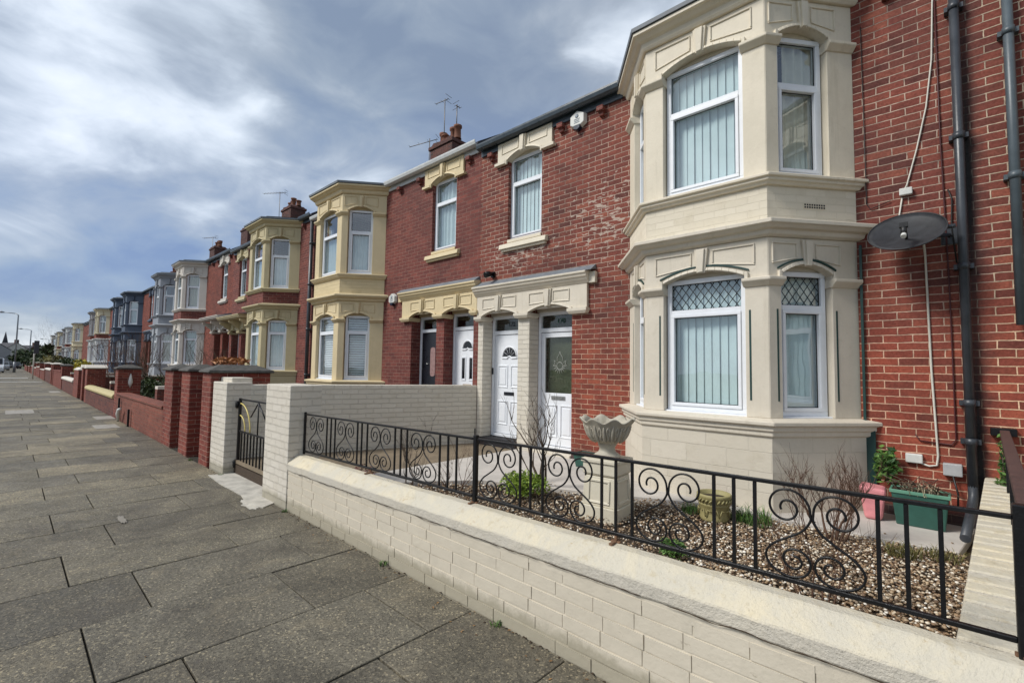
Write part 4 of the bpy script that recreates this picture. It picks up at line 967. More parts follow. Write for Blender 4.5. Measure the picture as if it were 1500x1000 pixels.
# gravel bed, path and yard
m = MB(); m.prism([(-7.55, 2.3), (-5.3, 2.3), (-5.3, 2.45), (0.1, 2.45), (0.28, FY), (-7.55, FY)], -.05, GZ-.05, 'z'); tag(m.build('garden_bed', M['soil']), kind='structure')
m = MB(); m.prism([(-7.55, 2.3), (-6.0, 2.3), (-6.0, 3.0), (-5.35, 3.2), (-5.35, FY+.2), (-7.55, FY+.2)], GZ-.06, GZ-.002, 'z'); m.build('yard', M['yardstone']); bpy.data.objects['yard']['kind'] = 'structure'
m = MB(); m.prism([(-5.35, 2.6), (-5.05, 2.6), (-4.6, 3.45), (-4.15, 4.0), (-3.0, 4.45), (-1.9, 4.95), (-.2, 5.0), (.04, 5.05), (.16, FY), (-5.35, FY)], GZ-.06, GZ+.012, 'z'); tag(m.build('garden_path', M['concrete'], bevel=.006), kind='structure')
def inbed(x, y):
    edge = [(-5.25, 2.6), (-5.05, 2.6), (-4.6, 3.45), (-4.15, 4.0), (-3.0, 4.45), (-1.9, 4.95), (-.2, 5.0), (.1, 5.05)]
    if x < -5.2: return False
    for k in range(len(edge)-1):
        if edge[k][0] <= x <= edge[k+1][0]:
            t = (x-edge[k][0])/(edge[k+1][0]-edge[k][0]); return y < edge[k][1]*(1-t)+edge[k+1][1]*t+.02
    return False
def gravel():
    rg = random.Random(11)
    bm = bmesh.new(); bmesh.ops.create_icosphere(bm, subdivisions=1, radius=1); bv = [v.co.copy() for v in bm.verts]; bf = [[v.index for v in f.verts] for f in bm.faces]; bm.free()
    forms = []
    for k in range(10): forms.append([Vector((p.x*rg.uniform(.85, 1.2), p.y*rg.uniform(.7, 1.0), p.z*rg.uniform(.45, .75))) for p in bv])
    V = []; F = []; Cc = []
    def put(x, y, z, r):
        f = rg.choice(forms); q = Matrix.Rotation(rg.uniform(0, 6.28), 3, 'Z') @ Matrix.Rotation(rg.uniform(-.5, .5), 3, 'X'); b = len(V); c = rg.random()
        for p in f: w_ = q @ (p*r); V.append((x+w_.x, y+w_.y, z+w_.z))
        for t in bf: F.append((b+t[0], b+t[1], b+t[2])); Cc.append(c)
    n = 0
    while n < 26000:
        x = rg.uniform(-5.2, .08); y = rg.uniform(2.42, 5.05)
        if rg.random() < .35: x = rg.uniform(-1.6, .08)
        if not inbed(x, y): continue
        if x > .0+(y-2.5)*.05: continue
        put(x, y, GZ-.045+rg.random()*.045+.02*mn.noise((x*1.5, y*1.5, 0)), rg.uniform(.006, .0145)); n += 1
    for k in range(260):                       # strays on the path
        x = rg.uniform(-5, 0); y = rg.uniform(3, 5.4)
        if not inbed(x, y) and inbed(x, y-.22): put(x, y, GZ+.018, rg.uniform(.006, .012))
    me = bpy.data.meshes.new('gravel'); me.from_pydata(V, [], F); ca = me.color_attributes.new('rnd', 'FLOAT_COLOR', 'CORNER')
    ca.data.foreach_set('color', [v for c in Cc for _ in range(3) for v in (c, c, c, 1)]); me.materials.append(M['gravel'])
    me.polygons.foreach_set('use_smooth', [True]*len(F))
    o = bpy.data.objects.new('gravel', me); COL.objects.link(o); tag(o, 'mixed brown and white pebbles filling the front garden bed', 'gravel', kind='stuff')
gravel()

# front wall with rounded coping
x0, x1 = -5.27, .40
fw = empty('garden_wall', (-2.4, WY+.1, 0)); tag(fw, 'low cream painted brick wall with worn thick coping under the scroll railings', 'wall')
m = MB(); m.box(x0, x1, WY+.0050, WY+.17, -.05, .44); m.hexa([(x0, WY+.001, .43), (x1, WY+.001, .43), (x1, WY+.16, .43), (x0, WY+.16, .43), (x0, WY+.001, .4301), (x1, WY+.001, .425+lift(x1)), (x1, WY+.16, .425+lift(x1)), (x0, WY+.16, .4301)])
rc = random.Random(8)
for row in range(6):
    x = x0-rc.uniform(0, .2) if row % 2 else x0-.12-rc.uniform(0, .05)
    while x < x1:
        L_ = .237*(2 if rc.random() < .16 else 1)+rc.uniform(-.012, .012); tight = rc.random() < .4; a_, b_ = max(x0, x+.004), min(x1, x+L_-(.0005 if tight else .004))
        if b_-a_ > .03:
            zb_, zt_ = row*.078-.004+rc.uniform(-.003, .003), row*.078+.066+rc.uniform(-.003, .003); o_ = rc.uniform(-.0025, .0015)
            if row < 5 or True:
                n = max(2, int((b_-a_)/.06)); rings = []
                for k in range(n+1):
                    xx = a_+(b_-a_)*k/n; w1, w2, w3 = [.0028*mn.noise((xx*5, row*3.1, q*7)) for q in (0, 1, 2)]
                    rings.append([m.P(xx, WY+.02, zb_+w1), m.P(xx, WY+o_+w3+.0015, zb_+w1), m.P(xx, WY+o_+w3, zt_+w2), m.P(xx, WY+.02, zt_+w2)])
                for k in range(n):
                    for j in range(4): m.F(rings[k][j], rings[k][(j+1) % 4], rings[k+1][(j+1) % 4], rings[k+1][j])
                m.F(*rings[0][::-1]); m.F(*rings[-1])
        x += L_
m.build('brickwork', M['wallpaint'], fw, bevel=.0045, seg=2)
prof = [(-.004, .418), (-.010, .43), (-.012, .488), (-.008, .497), (.082, .568), (.094, .574), (.155, .576), (.166, .572), (.170, .56), (.170, .418)]
joints = [x0, -4.92, -4.05, x1]
m = MB()
for a, b in zip(joints[:-1], joints[1:]):
    L_ = len(prof)
    n = max(6, int((b-a)/.05)); rings = []
    for k in range(n+1):
        x = a+.0015+(b-a-.003)*k/n
        rings.append([m.P(x, WY+d+.0045*mn.noise((x*3, d*9, z*9))+.003*mn.noise((x*14, d*19, 3)), z+lift(x)+.005*mn.noise((x*4, d*7, 5+z*8))+.003*mn.noise((x*13, d*20, 1))) for d, z in prof])
    for k in range(n):
        for j in range(L_): m.F(rings[k][j], rings[k][(j+1) % L_], rings[k+1][(j+1) % L_], rings[k+1][j])
    for rg_ in (rings[0], rings[-1]): c_ = [len(m.v)+q for q in range(L_)]; m.v += [m.v[q] for q in rg_]; m.F(*c_)
co = m.build('coping', M['coping'], fw, bevel=.006, seg=2)
m = MB(); x = x0+.25                            # the ragged crack under the coping
while x < x1:
    w_ = rc.uniform(.25, .9); n = int(w_/.03)+2; pts = []
    for k in range(n): xx = x+w_*k/(n-1); pts.append((xx, WY-.0125+.003*mn.noise((xx*6, 0, 2)), .424+lift(xx)+.011*mn.noise((xx*7, 1, 2))+.005*mn.noise((xx*30, 1, 2))))
    m.tube(pts, [.0005]+[rc.uniform(.0012, .0034) for _ in range(n-2)]+[.0005], 4); x += w_+rc.uniform(.0, .25)
m.build('crack', M['soil'], fw)

# gate piers
def pier(xa, xb, ya, yb, z, mat, lab, grp='painted gate piers', name='gate_pier'):
    m = MB(); m.box(xa, xb, ya, yb, -.05, z); o = m.build(name, mat, origin=((xa+xb)/2, (ya+yb)/2, 0), bevel=.012, seg=2); return tag(o, lab, 'gate pier', grp)
pier(-5.97, -5.275, 2.13, 2.49, 1.335, M['pb_wall'], 'cream painted brick gate pier between the gate and the scroll railings')
pier(-8.2, -7.555, 2.16, 2.50, 1.295, M['pb_wall'], 'cream painted brick gate pier left of the gate, beside red brick pier')

sw = MB(); sw.hexa([(-7.80, 2.47, -.05), (-7.56, 2.47, -.05), (-6.35, FY-.004, -.05), (-6.59, FY-.004, -.05), (-7.80, 2.47, 1.262), (-7.56, 2.47, 1.262), (-6.35, FY-.004, 1.245), (-6.59, FY-.004, 1.245)])
o = sw.build('side_wall', M['pb_side'], origin=(-7, 4.2, 0), bevel=.012, seg=2); tag(o, 'long cream painted brick wall running from the gate back to the two front doors', 'wall')
m = MB(); m.box(-8.25, -7.72, 2.27, 2.55, 1.0, 1.36); m.build('pier_head', M['pb_side'], bpy.data.objects['gate_pier.001'], bevel=.01)
sw = MB(); sw.hexa([(.0, 2.42, -.05), (.19, 2.42, -.05), (.41, FY-.004, -.05), (.235, FY-.004, -.05), (.0, 2.42, .55), (.19, 2.42, .55), (.41, FY-.004, .63), (.235, FY-.004, .63)])
rw = empty('boundary_wall', (.2, 4.2, 0)); tag(rw, 'narrow boundary wall at the right edge topped with ribbed cream coping', 'wall')
sw.build('brickwork', M['pb_wall'], rw)
sw = MB(); n = 26
for k in range(n):                          # ribbed coping: one weathered brick-on-edge after another
    t0 = k/n; t1 = (k+.93)/n; ya, yb = 2.43+(FY-.01-2.43)*t0, 2.43+(FY-.01-2.43)*t1; xa = .005+.225*t0; xb = .005+.225*t1
    za = .552+.075*t0; h = .05+.006*mn.noise((k*.9, 0, 0))
    sw.hexa([(xa-.01,ya,za),(xa+.20,ya,za),(xb+.20,yb,za),(xb-.01,yb,za),(xa-.004,ya+.008,za+h),(xa+.192,ya+.008,za+h+.006),(xb+.192,yb-.008,za+h+.006),(xb-.004,yb-.008,za+h)])
sw.build('ribbed_coping', M['coping'], rw, bevel=.008, seg=2)
sw = MB(); sw.hexa([(.30, 2.42, -.05), (.50, 2.42, -.05), (.62, FY-.004, -.05), (.46, FY-.004, -.05), (.30, 2.42, .60), (.50, 2.42, .60), (.62, FY-.004, .68), (.46, FY-.004, .68)])
o = sw.build('boundary_wall', M['coping'], origin=(.5, 4.2, 0), bevel=.02, seg=2); tag(o, 'second cream topped wall just beyond the rust brown handrail', 'wall')

# ---- scroll railings
RY = 2.30
def rz(x): return max(0, x+5.2)*.0150
def bar(m, xa, za, xb, zb, w=.010, y=RY, w2=None):
    w2 = w2 or w; d = Vector((xb-xa, 0, zb-za)).normalized(); n_ = Vector((-d.z, 0, d.x))*w2
    P_ = []
    for yy in (y-w, y+w):
        P_ += [(xa-n_.x, yy, za-n_.z), (xb-n_.x, yy, zb-n_.z), (xb+n_.x, yy, zb+n_.z), (xa+n_.x, yy, za+n_.z)]
    m.hexa([P_[0], P_[1], P_[5], P_[4], P_[3], P_[2], P_[6], P_[7]])
def catmull(P_, n=7):
    out = []
    for i in range(len(P_)-1):
        p0 = P_[max(0, i-1)]; p1 = P_[i]; p2 = P_[i+1]; p3 = P_[min(len(P_)-1, i+2)]
        for k in range(n):
            t = k/n; out.append(tuple(.5*((2*p1[j])+(-p0[j]+p2[j])*t+(2*p0[j]-5*p1[j]+4*p2[j]-p3[j])*t*t+(-p0[j]+3*p1[j]-3*p2[j]+p3[j])*t**3) for j in (0, 1)))
    out.append(P_[-1]); return out
def scroll_curve():
    up = []; cx, cz = -.094, .305
    for k in range(34):
        a = -.15+k*(2*PI*1.62)/33; q = k/33; r = .090*(1-q)**.85*.80+.020; r = .090-(.090-.022)*min(1, q*1.12)**.9
        up.append((cx+r*math.cos(a), cz+r*math.sin(a)*1.05))
    mid = [(-.006, .262), (-.035, .215), (-.085, .178), (-.140, .140), (-.172, .098), (-.168, .055), (-.135, .022), (-.085, .008), (-.035, .022)]
    lo = []; cx, cz = -.066, .080
    for k in range(26):
        a = -.55+k*(2*PI*1.35)/25; q = k/25; r = .062-(.062-.018)*q**.9; lo.append((cx+r*math.cos(a), cz+r*math.sin(a)))
    return catmull([up[k] for k in range(33, -1, -1)], 2)[:-1] + catmull([up[0]]+mid+[lo[0]], 6)[:-1] + catmull(lo, 2)
SCV = scroll_curve()
def scroll(m, cx, zb, w=.375, h=.41, y=RY):
    for sg in (1, -1):
        pts = [(cx+sg*x*(w/.375), y, zb+z*(h/.40)) for x, z in SCV]
        m.tube(pts, .0052, 6)
zt = lambda x: 1.018+(x+5.2)*.0145; zl = lambda x: .612+(x+5.2)*.0165
def railing(xa, xb, scrolls, bars, lab, posts):
    q_ = .987; xb *= q_; xa = xa*q_ if xa > -5 else xa; scrolls = [v*q_ for v in scrolls]; bars = [v*q_ for v in bars]; posts = [(v[0]*q_ if v[0] > -5 else v[0],)+v[1:] for v in posts]
    root = empty('railing_panel', ((xa+xb)/2, RY, .6)); tag(root, lab, 'railing', 'scroll railing panels on the front wall')
    m = MB(); bar(m, xa, zt(xa), xb, zt(xb), .012, w2=.008); m.build('top_rail', M['black'], root, bevel=.003)
    m = MB(); bar(m, xa, zl(xa), xb, zl(xb), .011, w2=.009); m.build('bottom_rail', M['black'], root, bevel=.003)
    for x in bars:
        m = MB(); m.box(x-.0072, x+.0072, RY-.0072, RY+.0072, zl(x)+.008, zt(x)-.009); m.build('baluster', M['black'], root, bevel=.002)
    for c in scrolls:
        m = MB(); scroll(m, c, zl(c)+.004, h=zt(c)-zl(c)-.012); m.build('scroll', M['black'], root)
    for (x, za, zb, r) in posts:
        m = MB(); m.box(x-r, x+r, RY-r, RY+r, za, zb); m.build('post', M['black'], root, bevel=.004)
    return root
pA = railing(-5.262, -2.525, [-5.045, -4.405, -3.765, -3.13], [-4.80, -4.71, -4.62, -4.17, -4.09, -3.99, -3.53, -3.44, -3.35, -2.91, -2.81, -2.71], 'black wrought iron scroll railing between the gate pier and the middle post', [(-5.262, .58, 1.04, .012)])
pB = railing(-2.475, .15, [-2.275, -1.675, -1.06, -.43], [-2.07, -1.98, -1.88, -1.45, -1.36, -1.26, -.83, -.74, -.65, -.21, -.125, -.03], 'black wrought iron scroll railing between the middle post and the right corner post', [(-2.5, .62, 1.085, .016), (.172, .64, 1.14, .022)])
for x in (-3.86, -2.468, -1.34, .168):          # rusty feet on the coping
    m = MB(); z = .578+lift(x); m.box(x-.008, x+.008, RY-.008, RY+.008, z, zl(x)-.008); m.box(x-.010, x+.010, RY-.06, RY+.03, z-.004, z+.008); m.box(x-.028, x+.028, RY-.012, RY+.008, z-.004, z+.008)
    m.build('rusty_foot', M['rust'], pA if x < -3 else pB, bevel=.002)
# handrail running back to the house on the right wall
hr = empty('handrail', (.25, 4, .6)); tag(hr, 'rust brown handrail running back to the house above the right boundary wall', 'handrail')
m = MB(); m.hexa([(.165,RY+.03,1.075),(.215,RY+.03,1.075),(.385,5.85,1.055),(.325,5.85,1.055),(.165,RY+.03,1.115),(.215,RY+.03,1.115),(.385,5.85,1.10),(.325,5.85,1.10)]); m.build('rail', M['rustrail'], hr, bevel=.006, seg=2)
m = MB(); m.box(.27, .43, 5.84, FY, 1.05, 1.115); m.build('wall_fixing', M['black'], hr, bevel=.004)
for y in (3.3, 4.3, 5.3):
    t = (y-RY)/(5.85-RY); m = MB(); m.box(.175+.17*t, .205+.17*t, y-.012, y+.012, .5, 1.08); m.build('baluster', M['black'], hr)

# ---- iron gate
GY_ = 2.32
gt = empty('garden_gate', (-7.0, GY_, 0)); tag(gt, 'black iron garden gate with faded gold hoops, hinged on the left pier', 'gate')
ga, gb = -7.475, -6.03
m = MB()
m.box(ga-.018, ga+.018, GY_-.018, GY_+.018, .03, 1.075); m.build('hinge_stile', M['black'], gt, bevel=.003)
m = MB(); m.box(gb-.012, gb+.012, GY_-.012, GY_+.012, .03, 1.075); m.build('latch_stile', M['black'], gt, bevel=.003)
for n_, z in (('top_rail', 1.06), ('mid_rail', .61), ('bottom_rail', .06)):
    m = MB(); m.box(ga+.019, gb-.013, GY_-.009, GY_+.009, z-.011, z+.011); m.build(n_, M['black'], gt, bevel=.002)
nb = 11
for k in range(nb):
    x = ga+(gb-ga)*(k+1)/(nb+1); m = MB(); m.box(x-.0085, x+.0085, GY_-.0085, GY_+.0085, .072, .598); m.build('bar', M['black'], gt)
cxg = (ga+gb)/2
m = MB(); m.tube([(cxg, GY_, .62), (cxg, GY_, 1.05)], .009, 6); m.tube([(cxg, GY_, 1.05), (cxg-.27, GY_, .84)], .010, 6); m.tube([(cxg, GY_, 1.05), (cxg+.27, GY_, .84)], .010, 6); m.build('arrow', M['black'], gt)
for sg in (-1, 1):
    e = ga+.02 if sg < 0 else gb-.014
    for r, mt in ((.42, 'gold'), (.22, 'gold')):
        m = MB(); m.tube([(e-sg*r*math.sin(t*PI/20), GY_, .622+(r*.95 if r > .3 else r)*math.cos(t*PI/20)*.95) for t in range(11)], .009, 6); m.build('hoop', M[mt] if sg < 0 else M['black'], gt)
for z in (.98, .14):
    m = MB(); m.box(-7.56, ga-.018, GY_-.04, GY_+.02, z-.035, z+.035); m.tube([(ga-.03, GY_-.03, z-.05), (ga-.03, GY_-.03, z+.05)], .016, 8); m.build('hinge', M['black'], gt)

# ---- urn on its pedestal
px_, py_ = -2.43, 4.0
pd = empty('pedestal', (px_, py_, GZ)); tag(pd, 'square cream pedestal with recessed panels standing in the gravel', 'pedestal')
def sq(m, r0, z0, r1, z1, c=(px_, py_)):
    a0 = math.radians(4)
    def R_(x, y): return (c[0]+x*math.cos(a0)-y*math.sin(a0), c[1]+x*math.sin(a0)+y*math.cos(a0))
    P_ = [(*R_(sx*r, sy*r), z) for r, z in ((r0, z0), (r1, z1)) for sx, sy in ((-1, -1), (1, -1), (1, 1), (-1, 1))]; m.hexa(P_)
m = MB()
sq(m, .195, GZ-.05, .195, GZ+.09); sq(m, .175, GZ+.091, .158, GZ+.36); m.build('shaft', M['ped'], pd, bevel=.006, seg=2)
m = MB(); sq(m, .152, GZ+.361, .168, GZ+.38); sq(m, .17, GZ+.381, .17, GZ+.485); sq(m, .185, GZ+.486, .185, GZ+.52); m.build('cap', M['ped'], pd, bevel=.006, seg=2)
a0 = math.radians(4)
for k in range(4):                            # raised fillets framing each panel
    an = a0+k*PI/2; ux, uy = math.cos(an), math.sin(an); nx, ny = uy, -ux
    def X_(p, ux=ux, uy=uy, nx=nx, ny=ny):
        t = (p[2]-GZ-.09)/.27; d = .175-.017*t+p[1]; return (px_+ux*p[0]+nx*d, py_+uy*p[0]+ny*d, p[2])
    q = MB(X_); panel_frame(q, -.115, .115, GZ+.12, GZ+.12, GZ+.335, 0, .02, .012); q.build('panel_frame', M['ped'], pd, bevel=.003)
ur = empty('stone_urn', (px_, py_, GZ+.52)); tag(ur, 'grey cast stone urn with a scalloped petal rim on the cream pedestal', 'urn')
def petal(r, z, a):
    t = max(0, min(1, (z-.14)/.22)); w_ = .5+.5*math.cos(8*a)
    return r*(1+.05*t*(math.cos(8*a)))-.004*t*math.cos(16*a), z+(.050*(t**2)*w_ if z > .2 else 0)
m = MB(); zb = GZ+.52
m.lathe([(.12, 0), (.125, .02), (.115, .035), (.088, .05), (.074, .075), (.076, .10), (.09, .125), (.085, .14), (.13, .155), (.165, .19), (.195, .235), (.215, .28), (.235, .315), (.255, .335), (.262, .345), (.245, .347), (.225, .325), (.205, .28), (.17, .22), (.11, .19), (.03, .18)], (px_, py_, zb), 96, petal)
b_ = m.build('bowl', M['urn'], ur)
m = MB()
for k in range(8):                            # overlapping leaves in relief
    for off, rr_ in ((0, 1.0), (.5, .93)):
        a = (k+off)*2*PI/8+.39*0; pts = []
        for t in range(7):
            q = t/6; z = .15+.17*q*rr_; r = .125+.098*q**.75*rr_+.012
            pts.append((px_+r*math.cos(a), py_+r*math.sin(a), zb+z))
        m.tube(pts, [.006, .012, .016, .017, .014, .010, .004], 6)
        for sg in (-1, 1):
            pts = []
            for t in range(6):
                q = t/5; z = .15+.16*q*rr_; r = .125+.095*q**.75*rr_+.008; aa = a+sg*.28*math.sin(q*PI*.75); pts.append((px_+r*math.cos(aa), py_+r*math.sin(aa), zb+z))
            m.tube(pts, [.004, .009, .011, .010, .008, .003], 5)
m.build('leaf_relief', M['urn'], b_)
m = MB(); m.lathe([(.0, .215), (.17, .225), (.172, .23), (.0, .235)], (px_, py_, zb), 24); m.build('soil', M['urn_in'], ur)

def tapered_pot(name, c, prof, mat, lab, cat, soil=True, n=32, fn=None, grp=None):
    root = empty(name, c); tag(root, lab, cat, grp); m = MB(); m.lathe(prof, c, n, fn); m.build('pot', mat, root)
    if soil: zt_ = max(p[1] for p in prof)-.03; r_ = prof[-2][0]; m = MB(); m.lathe([(.0, zt_-.03), (r_*.98, zt_-.02), (r_*.98, zt_-.01), (0, zt_)], c, 16); m.build('soil', M['soil'], root)
    return root
yp = tapered_pot('round_planter', (-1.62, 4.55, GZ-.01), [(.115, 0), (.12, .01), (.128, .03), (.122, .045), (.132, .14), (.137, .145), (.137, .158), (.134, .165), (.143, .205), (.150, .215), (.152, .235), (.146, .245), (.13, .243), (.125, .2), (.1, .17)], M['yellowpot'], 'round mossy stone planter with a braided rim, in the gravel', 'planter')
m = MB()
for k in range(26):
    a = k*2*PI/26; m.tube([(-1.62+.143*math.cos(a-.09), 4.55+.143*math.sin(a-.09), GZ+.165), (-1.62+.152*math.cos(a), 4.55+.152*math.sin(a), GZ+.182), (-1.62+.146*math.cos(a+.09), 4.55+.146*math.sin(a+.09), GZ+.197)], .008, 5)
m.build('braid', M['yellowpot'], yp); m = MB()
for k in range(7):
    a = k*2*PI/7; 
    for sg in (-1, 1): m.tube([(-1.62+.138*math.cos(a+sg*t*.09), 4.55+.138*math.sin(a+sg*t*.09), GZ+.04+.075*math.sin(min(1, t*.34)*PI/2)-(.0 if t < 3 else .02)) for t in range(5)], .005, 5)
m.build('swag_relief', M['yellowpot'], yp)

def trough(x0, x1, y0, y1, z0, z1, lab, ang=0):
    root = empty('planter_trough', ((x0+x1)/2, (y0+y1)/2, z0)); tag(root, lab, 'planter', 'green plastic troughs')
    cx, cy = (x0+x1)/2, (y0+y1)/2
    def XF(p): x, y = p[0]-cx, p[1]-cy; return (cx+x*math.cos(ang)-y*math.sin(ang), cy+x*math.sin(ang)+y*math.cos(ang), p[2])
    e = .03; m = MB(XF); m.hexa([(x0+e,y0+e*.8,z0),(x1-e,y0+e*.8,z0),(x1-e,y1-e*.8,z0),(x0+e,y1-e*.8,z0),(x0,y0,z1-.025),(x1,y0,z1-.025),(x1,y1,z1-.025),(x0,y1,z1-.025)]); m.build('box', M['trough'], root, bevel=.01, seg=2)
    m = MB(XF)
    for a in ((x0-.012, x1+.012, y0-.012, y0+.006), (x0-.012, x1+.012, y1-.006, y1+.012), (x0-.012, x0+.006, y0+.007, y1-.007), (x1-.006, x1+.012, y0+.007, y1-.007)): m.box(*a, z1-.026, z1+.004)
    m.build('rim', M['trough_rim'] if x0 > -1 else M['trough'], root, bevel=.004)
    m = MB(XF); m.box(x0+.007, x1-.007, y0+.007, y1-.007, z1-.024, z1-.006); m.build('soil', M['soil'], root)
    return root
tr = trough(-.40, -.01, 5.55, 5.76, GZ+.012, GZ+.32, 'tall green plastic trough of dead stems under the white box')
trough(-3.86, -3.36, 5.45, 5.68, GZ+.012, GZ+.20, 'small dark green trough against the wall behind the urn')
m = MB(); m.hexa([(-.60,5.55,GZ+.012),(-.47,5.55,GZ+.012),(-.47,5.70,GZ+.012),(-.60,5.70,GZ+.012),(-.64,5.52,GZ+.32),(-.43,5.53,GZ+.30),(-.44,5.73,GZ+.31),(-.64,5.72,GZ+.33)])
tag(m.build('plant_pot', M['pink'], bevel=.03, seg=3), 'faded pink square pot behind the bare twiggy shrub', 'plant pot')
m = MB(); m.box(-1.86, -1.64, 5.0, 5.09, GZ+.013, GZ+.07); tag(m.build('loose_brick', M['brick_pier'], bevel=.005), 'loose red brick lying on the pale path behind the round planter', 'brick')

# ---- plants
def leaves(m, c, rad, n, size, rng, low=0, aspect=1.5, flat=.0):
    for _ in range(n):
        while True:
            p = Vector((rng.uniform(-1, 1), rng.uniform(-1, 1), rng.uniform(-1 if low == 0 else low, 1)))
            if p.length <= 1 and p.length > .35*rng.random(): break
        q = Vector((c[0]+p.x*rad[0], c[1]+p.y*rad[1], c[2]+p.z*rad[2]))
        a = Vector((rng.uniform(-1, 1), rng.uniform(-1, 1), rng.uniform(-.4, 1))).normalized(); b = a.cross(Vector((rng.uniform(-1, 1), rng.uniform(-1, 1), rng.uniform(-1, 1)))).normalized()
        s_ = size*rng.uniform(.6, 1.4); m.cur = rng.random()
        i = [m.P(*(q-a*s_*aspect)), m.P(*(q+b*s_*.5)), m.P(*(q+a*s_*aspect)), m.P(*(q-b*s_*.5))]; m.F(*i)
def branch(m, p, d, L, r, depth, rng, spread=.6, up=.25, tips=None, nsub=3, bend=.25):
    n = 4; pts = [Vector(p)]; rs = [r]; d = Vector(d).normalized()
    for k in range(n):
        d = (d+Vector((rng.uniform(-bend, bend), rng.uniform(-bend, bend), rng.uniform(-bend*.5, bend)+up*.15))).normalized()
        pts.append(pts[-1]+d*(L/n)); rs.append(r*(1-.6*(k+1)/n))
    m.tube([tuple(q) for q in pts], rs, 5 if depth > 1 else 4)
    if tips is not None and depth <= 1: tips.append((pts[-1], d))
    if depth <= 0: return
    for k in range(nsub):
        q = pts[rng.choice((2, 3, 4))] if k else pts[-1]; dd = (d+Vector((rng.uniform(-1, 1), rng.uniform(-1, 1), rng.uniform(-.3, .8)))*spread).normalized()
        branch(m, q, dd, L*rng.uniform(.5, .8), r*.5, depth-1, rng, spread, up, tips, nsub, bend)
def bare_shrub(c, stems, seed, lab, mat='bark', grp='bare winter shrubs in the front garden', buds=None):
    rng = random.Random(seed); root = empty('bare_shrub', c); tag(root, lab, 'shrub', grp); m = MB(); tips = []
    for (dx, dy, L, r, depth) in stems: branch(m, (c[0]+dx*.12, c[1]+dy*.12, c[2]-.02), (dx, dy, 1), L, r, depth, rng, .66, .45, tips, 4 if mat == 'bark_red' else 3, .3)
    m.build('twigs', M[mat], root)
    if buds:
        q = MB()
        for p, d in tips[::2]: leaves(q, p, (.02, .02, .02), 2, .008, rng)
        q.build('leaves', M[buds], root, recalc=False)
    return root
bare_shrub((-3.50, 4.30, GZ), [(-.35, .1, .50, .020, 3), (-.12, .1, .48, .018, 3), (.28, .0, .52, .018, 3), (.1, -.2, .42, .012, 3), (-.45, -.1, .4, .012, 2)], 12, 'bare gnarled shrub in front of the white doors, above the lime green plant', 'bark')
bare_shrub((-.72, 4.75, GZ), [(-.6, -.2, .34, .010, 3), (-.3, .1, .30, .012, 3), (.1, .1, .30, .012, 3), (.3, 0, .34, .010, 3), (.6, -.1, .30, .008, 3), (-.1, -.31, .31, .009, 3), (.2, -.30, .3, .008, 3), (-.75, .2, .31, .008, 2)], 21, 'bare reddish twiggy shrub in front of the pink pot and green trough', 'bark_red')
bare_shrub((-.58, 3.3, GZ), [(-.7, .1, .34, .006, 2), (-.3, .2, .4, .007, 3), (.1, .2, .36, .006, 3), (.5, .1, .36, .006, 2), (.2, -.3, .3, .005, 2), (-.5, -.2, .3, .005, 2)], 25, 'thin leafless briar behind the rightmost scroll of the railing', 'bark_red')
bare_shrub((-4.35, 3.05, GZ), [(-.4, .1, .32, .010, 3), (.1, .0, .36, .010, 3), (.5, .1, .34, .008, 3), (-.1, .4, .3, .008, 2)], 33, 'low bare shrub behind the second and third scrolls from the gate', 'bark')
bare_shrub((-3.62, 3.0, GZ), [(-.3, .1, .28, .006, 2), (.3, .1, .36, .007, 3), (.1, -.2, .3, .006, 2)], 35, 'thin bare shrub behind the fourth scroll from the gate', 'bark_red')
def leafy(name, c, rad, n, size, mat, lab, cat='plant', seed=1, grp=None, stems=8, low=-.2, aspect=1.5):
    rng = random.Random(seed); root = empty(name, c); tag(root, lab, cat, grp)
    m = MB(); blobs = [(c[0], c[1], c[2]+rad[2]*.45, 1)]+[(c[0]+rng.uniform(-.6, .6)*rad[0], c[1]+rng.uniform(-.6, .6)*rad[1], c[2]+rad[2]*rng.uniform(.3, .9), rng.uniform(.35, .6)) for _ in range(6)]
    tot = sum(b[3]**2 for b in blobs)
    for b in blobs: leaves(m, b[:3], (rad[0]*b[3], rad[1]*b[3], rad[2]*b[3]), int(n*b[3]**2/tot), size, rng, low, aspect)
    m.build('foliage', M[mat], root, recalc=False)
    m = MB()
    for k in range(stems):
        a = rng.uniform(0, 6.28); q = rng.random()
        m.tube([c, (c[0]+math.cos(a)*rad[0]*.4*q, c[1]+math.sin(a)*rad[1]*.4*q, c[2]+rad[2]*.5), (c[0]+math.cos(a)*rad[0]*.75*q, c[1]+math.sin(a)*rad[1]*.75*q, c[2]+rad[2]*(1.2-q*.4))], [.006+.02*rad[2], .004+.01*rad[2], .002], 5)
    m.build('stems', M['bark'], root); return root
leafy('leafy_plant', (-3.42, 3.92, GZ), (.30, .26, .17), 2600, .014, 'leaf_lime', 'low bushy lime green plant at the foot of the bare gnarled shrub', seed=3)
leafy('leafy_plant', (-1.52, 3.45, GZ-.02), (.11, .10, .09), 700, .011, 'leaf_green', 'small blue green plant in the gravel in front of the round planter', seed=4)
leafy('leafy_plant', (-.44, 5.78, GZ+.36), (.10, .07, .24), 420, .022, 'leaf_green', 'tall fresh green plant growing behind the pink pot', seed=6, low=-.6)
leafy('leafy_plant', (-2.08, 2.78, GZ), (.06, .05, .04), 260, .010, 'leaf_green', 'tiny green weed close behind the railing by the urn', seed=8)
leafy('leafy_plant', (-4.72, 2.72, GZ), (.32, .12, .20), 700, .012, 'leaf_red', 'low dark red leaved plant behind the first scroll by the gate pier', seed=9)
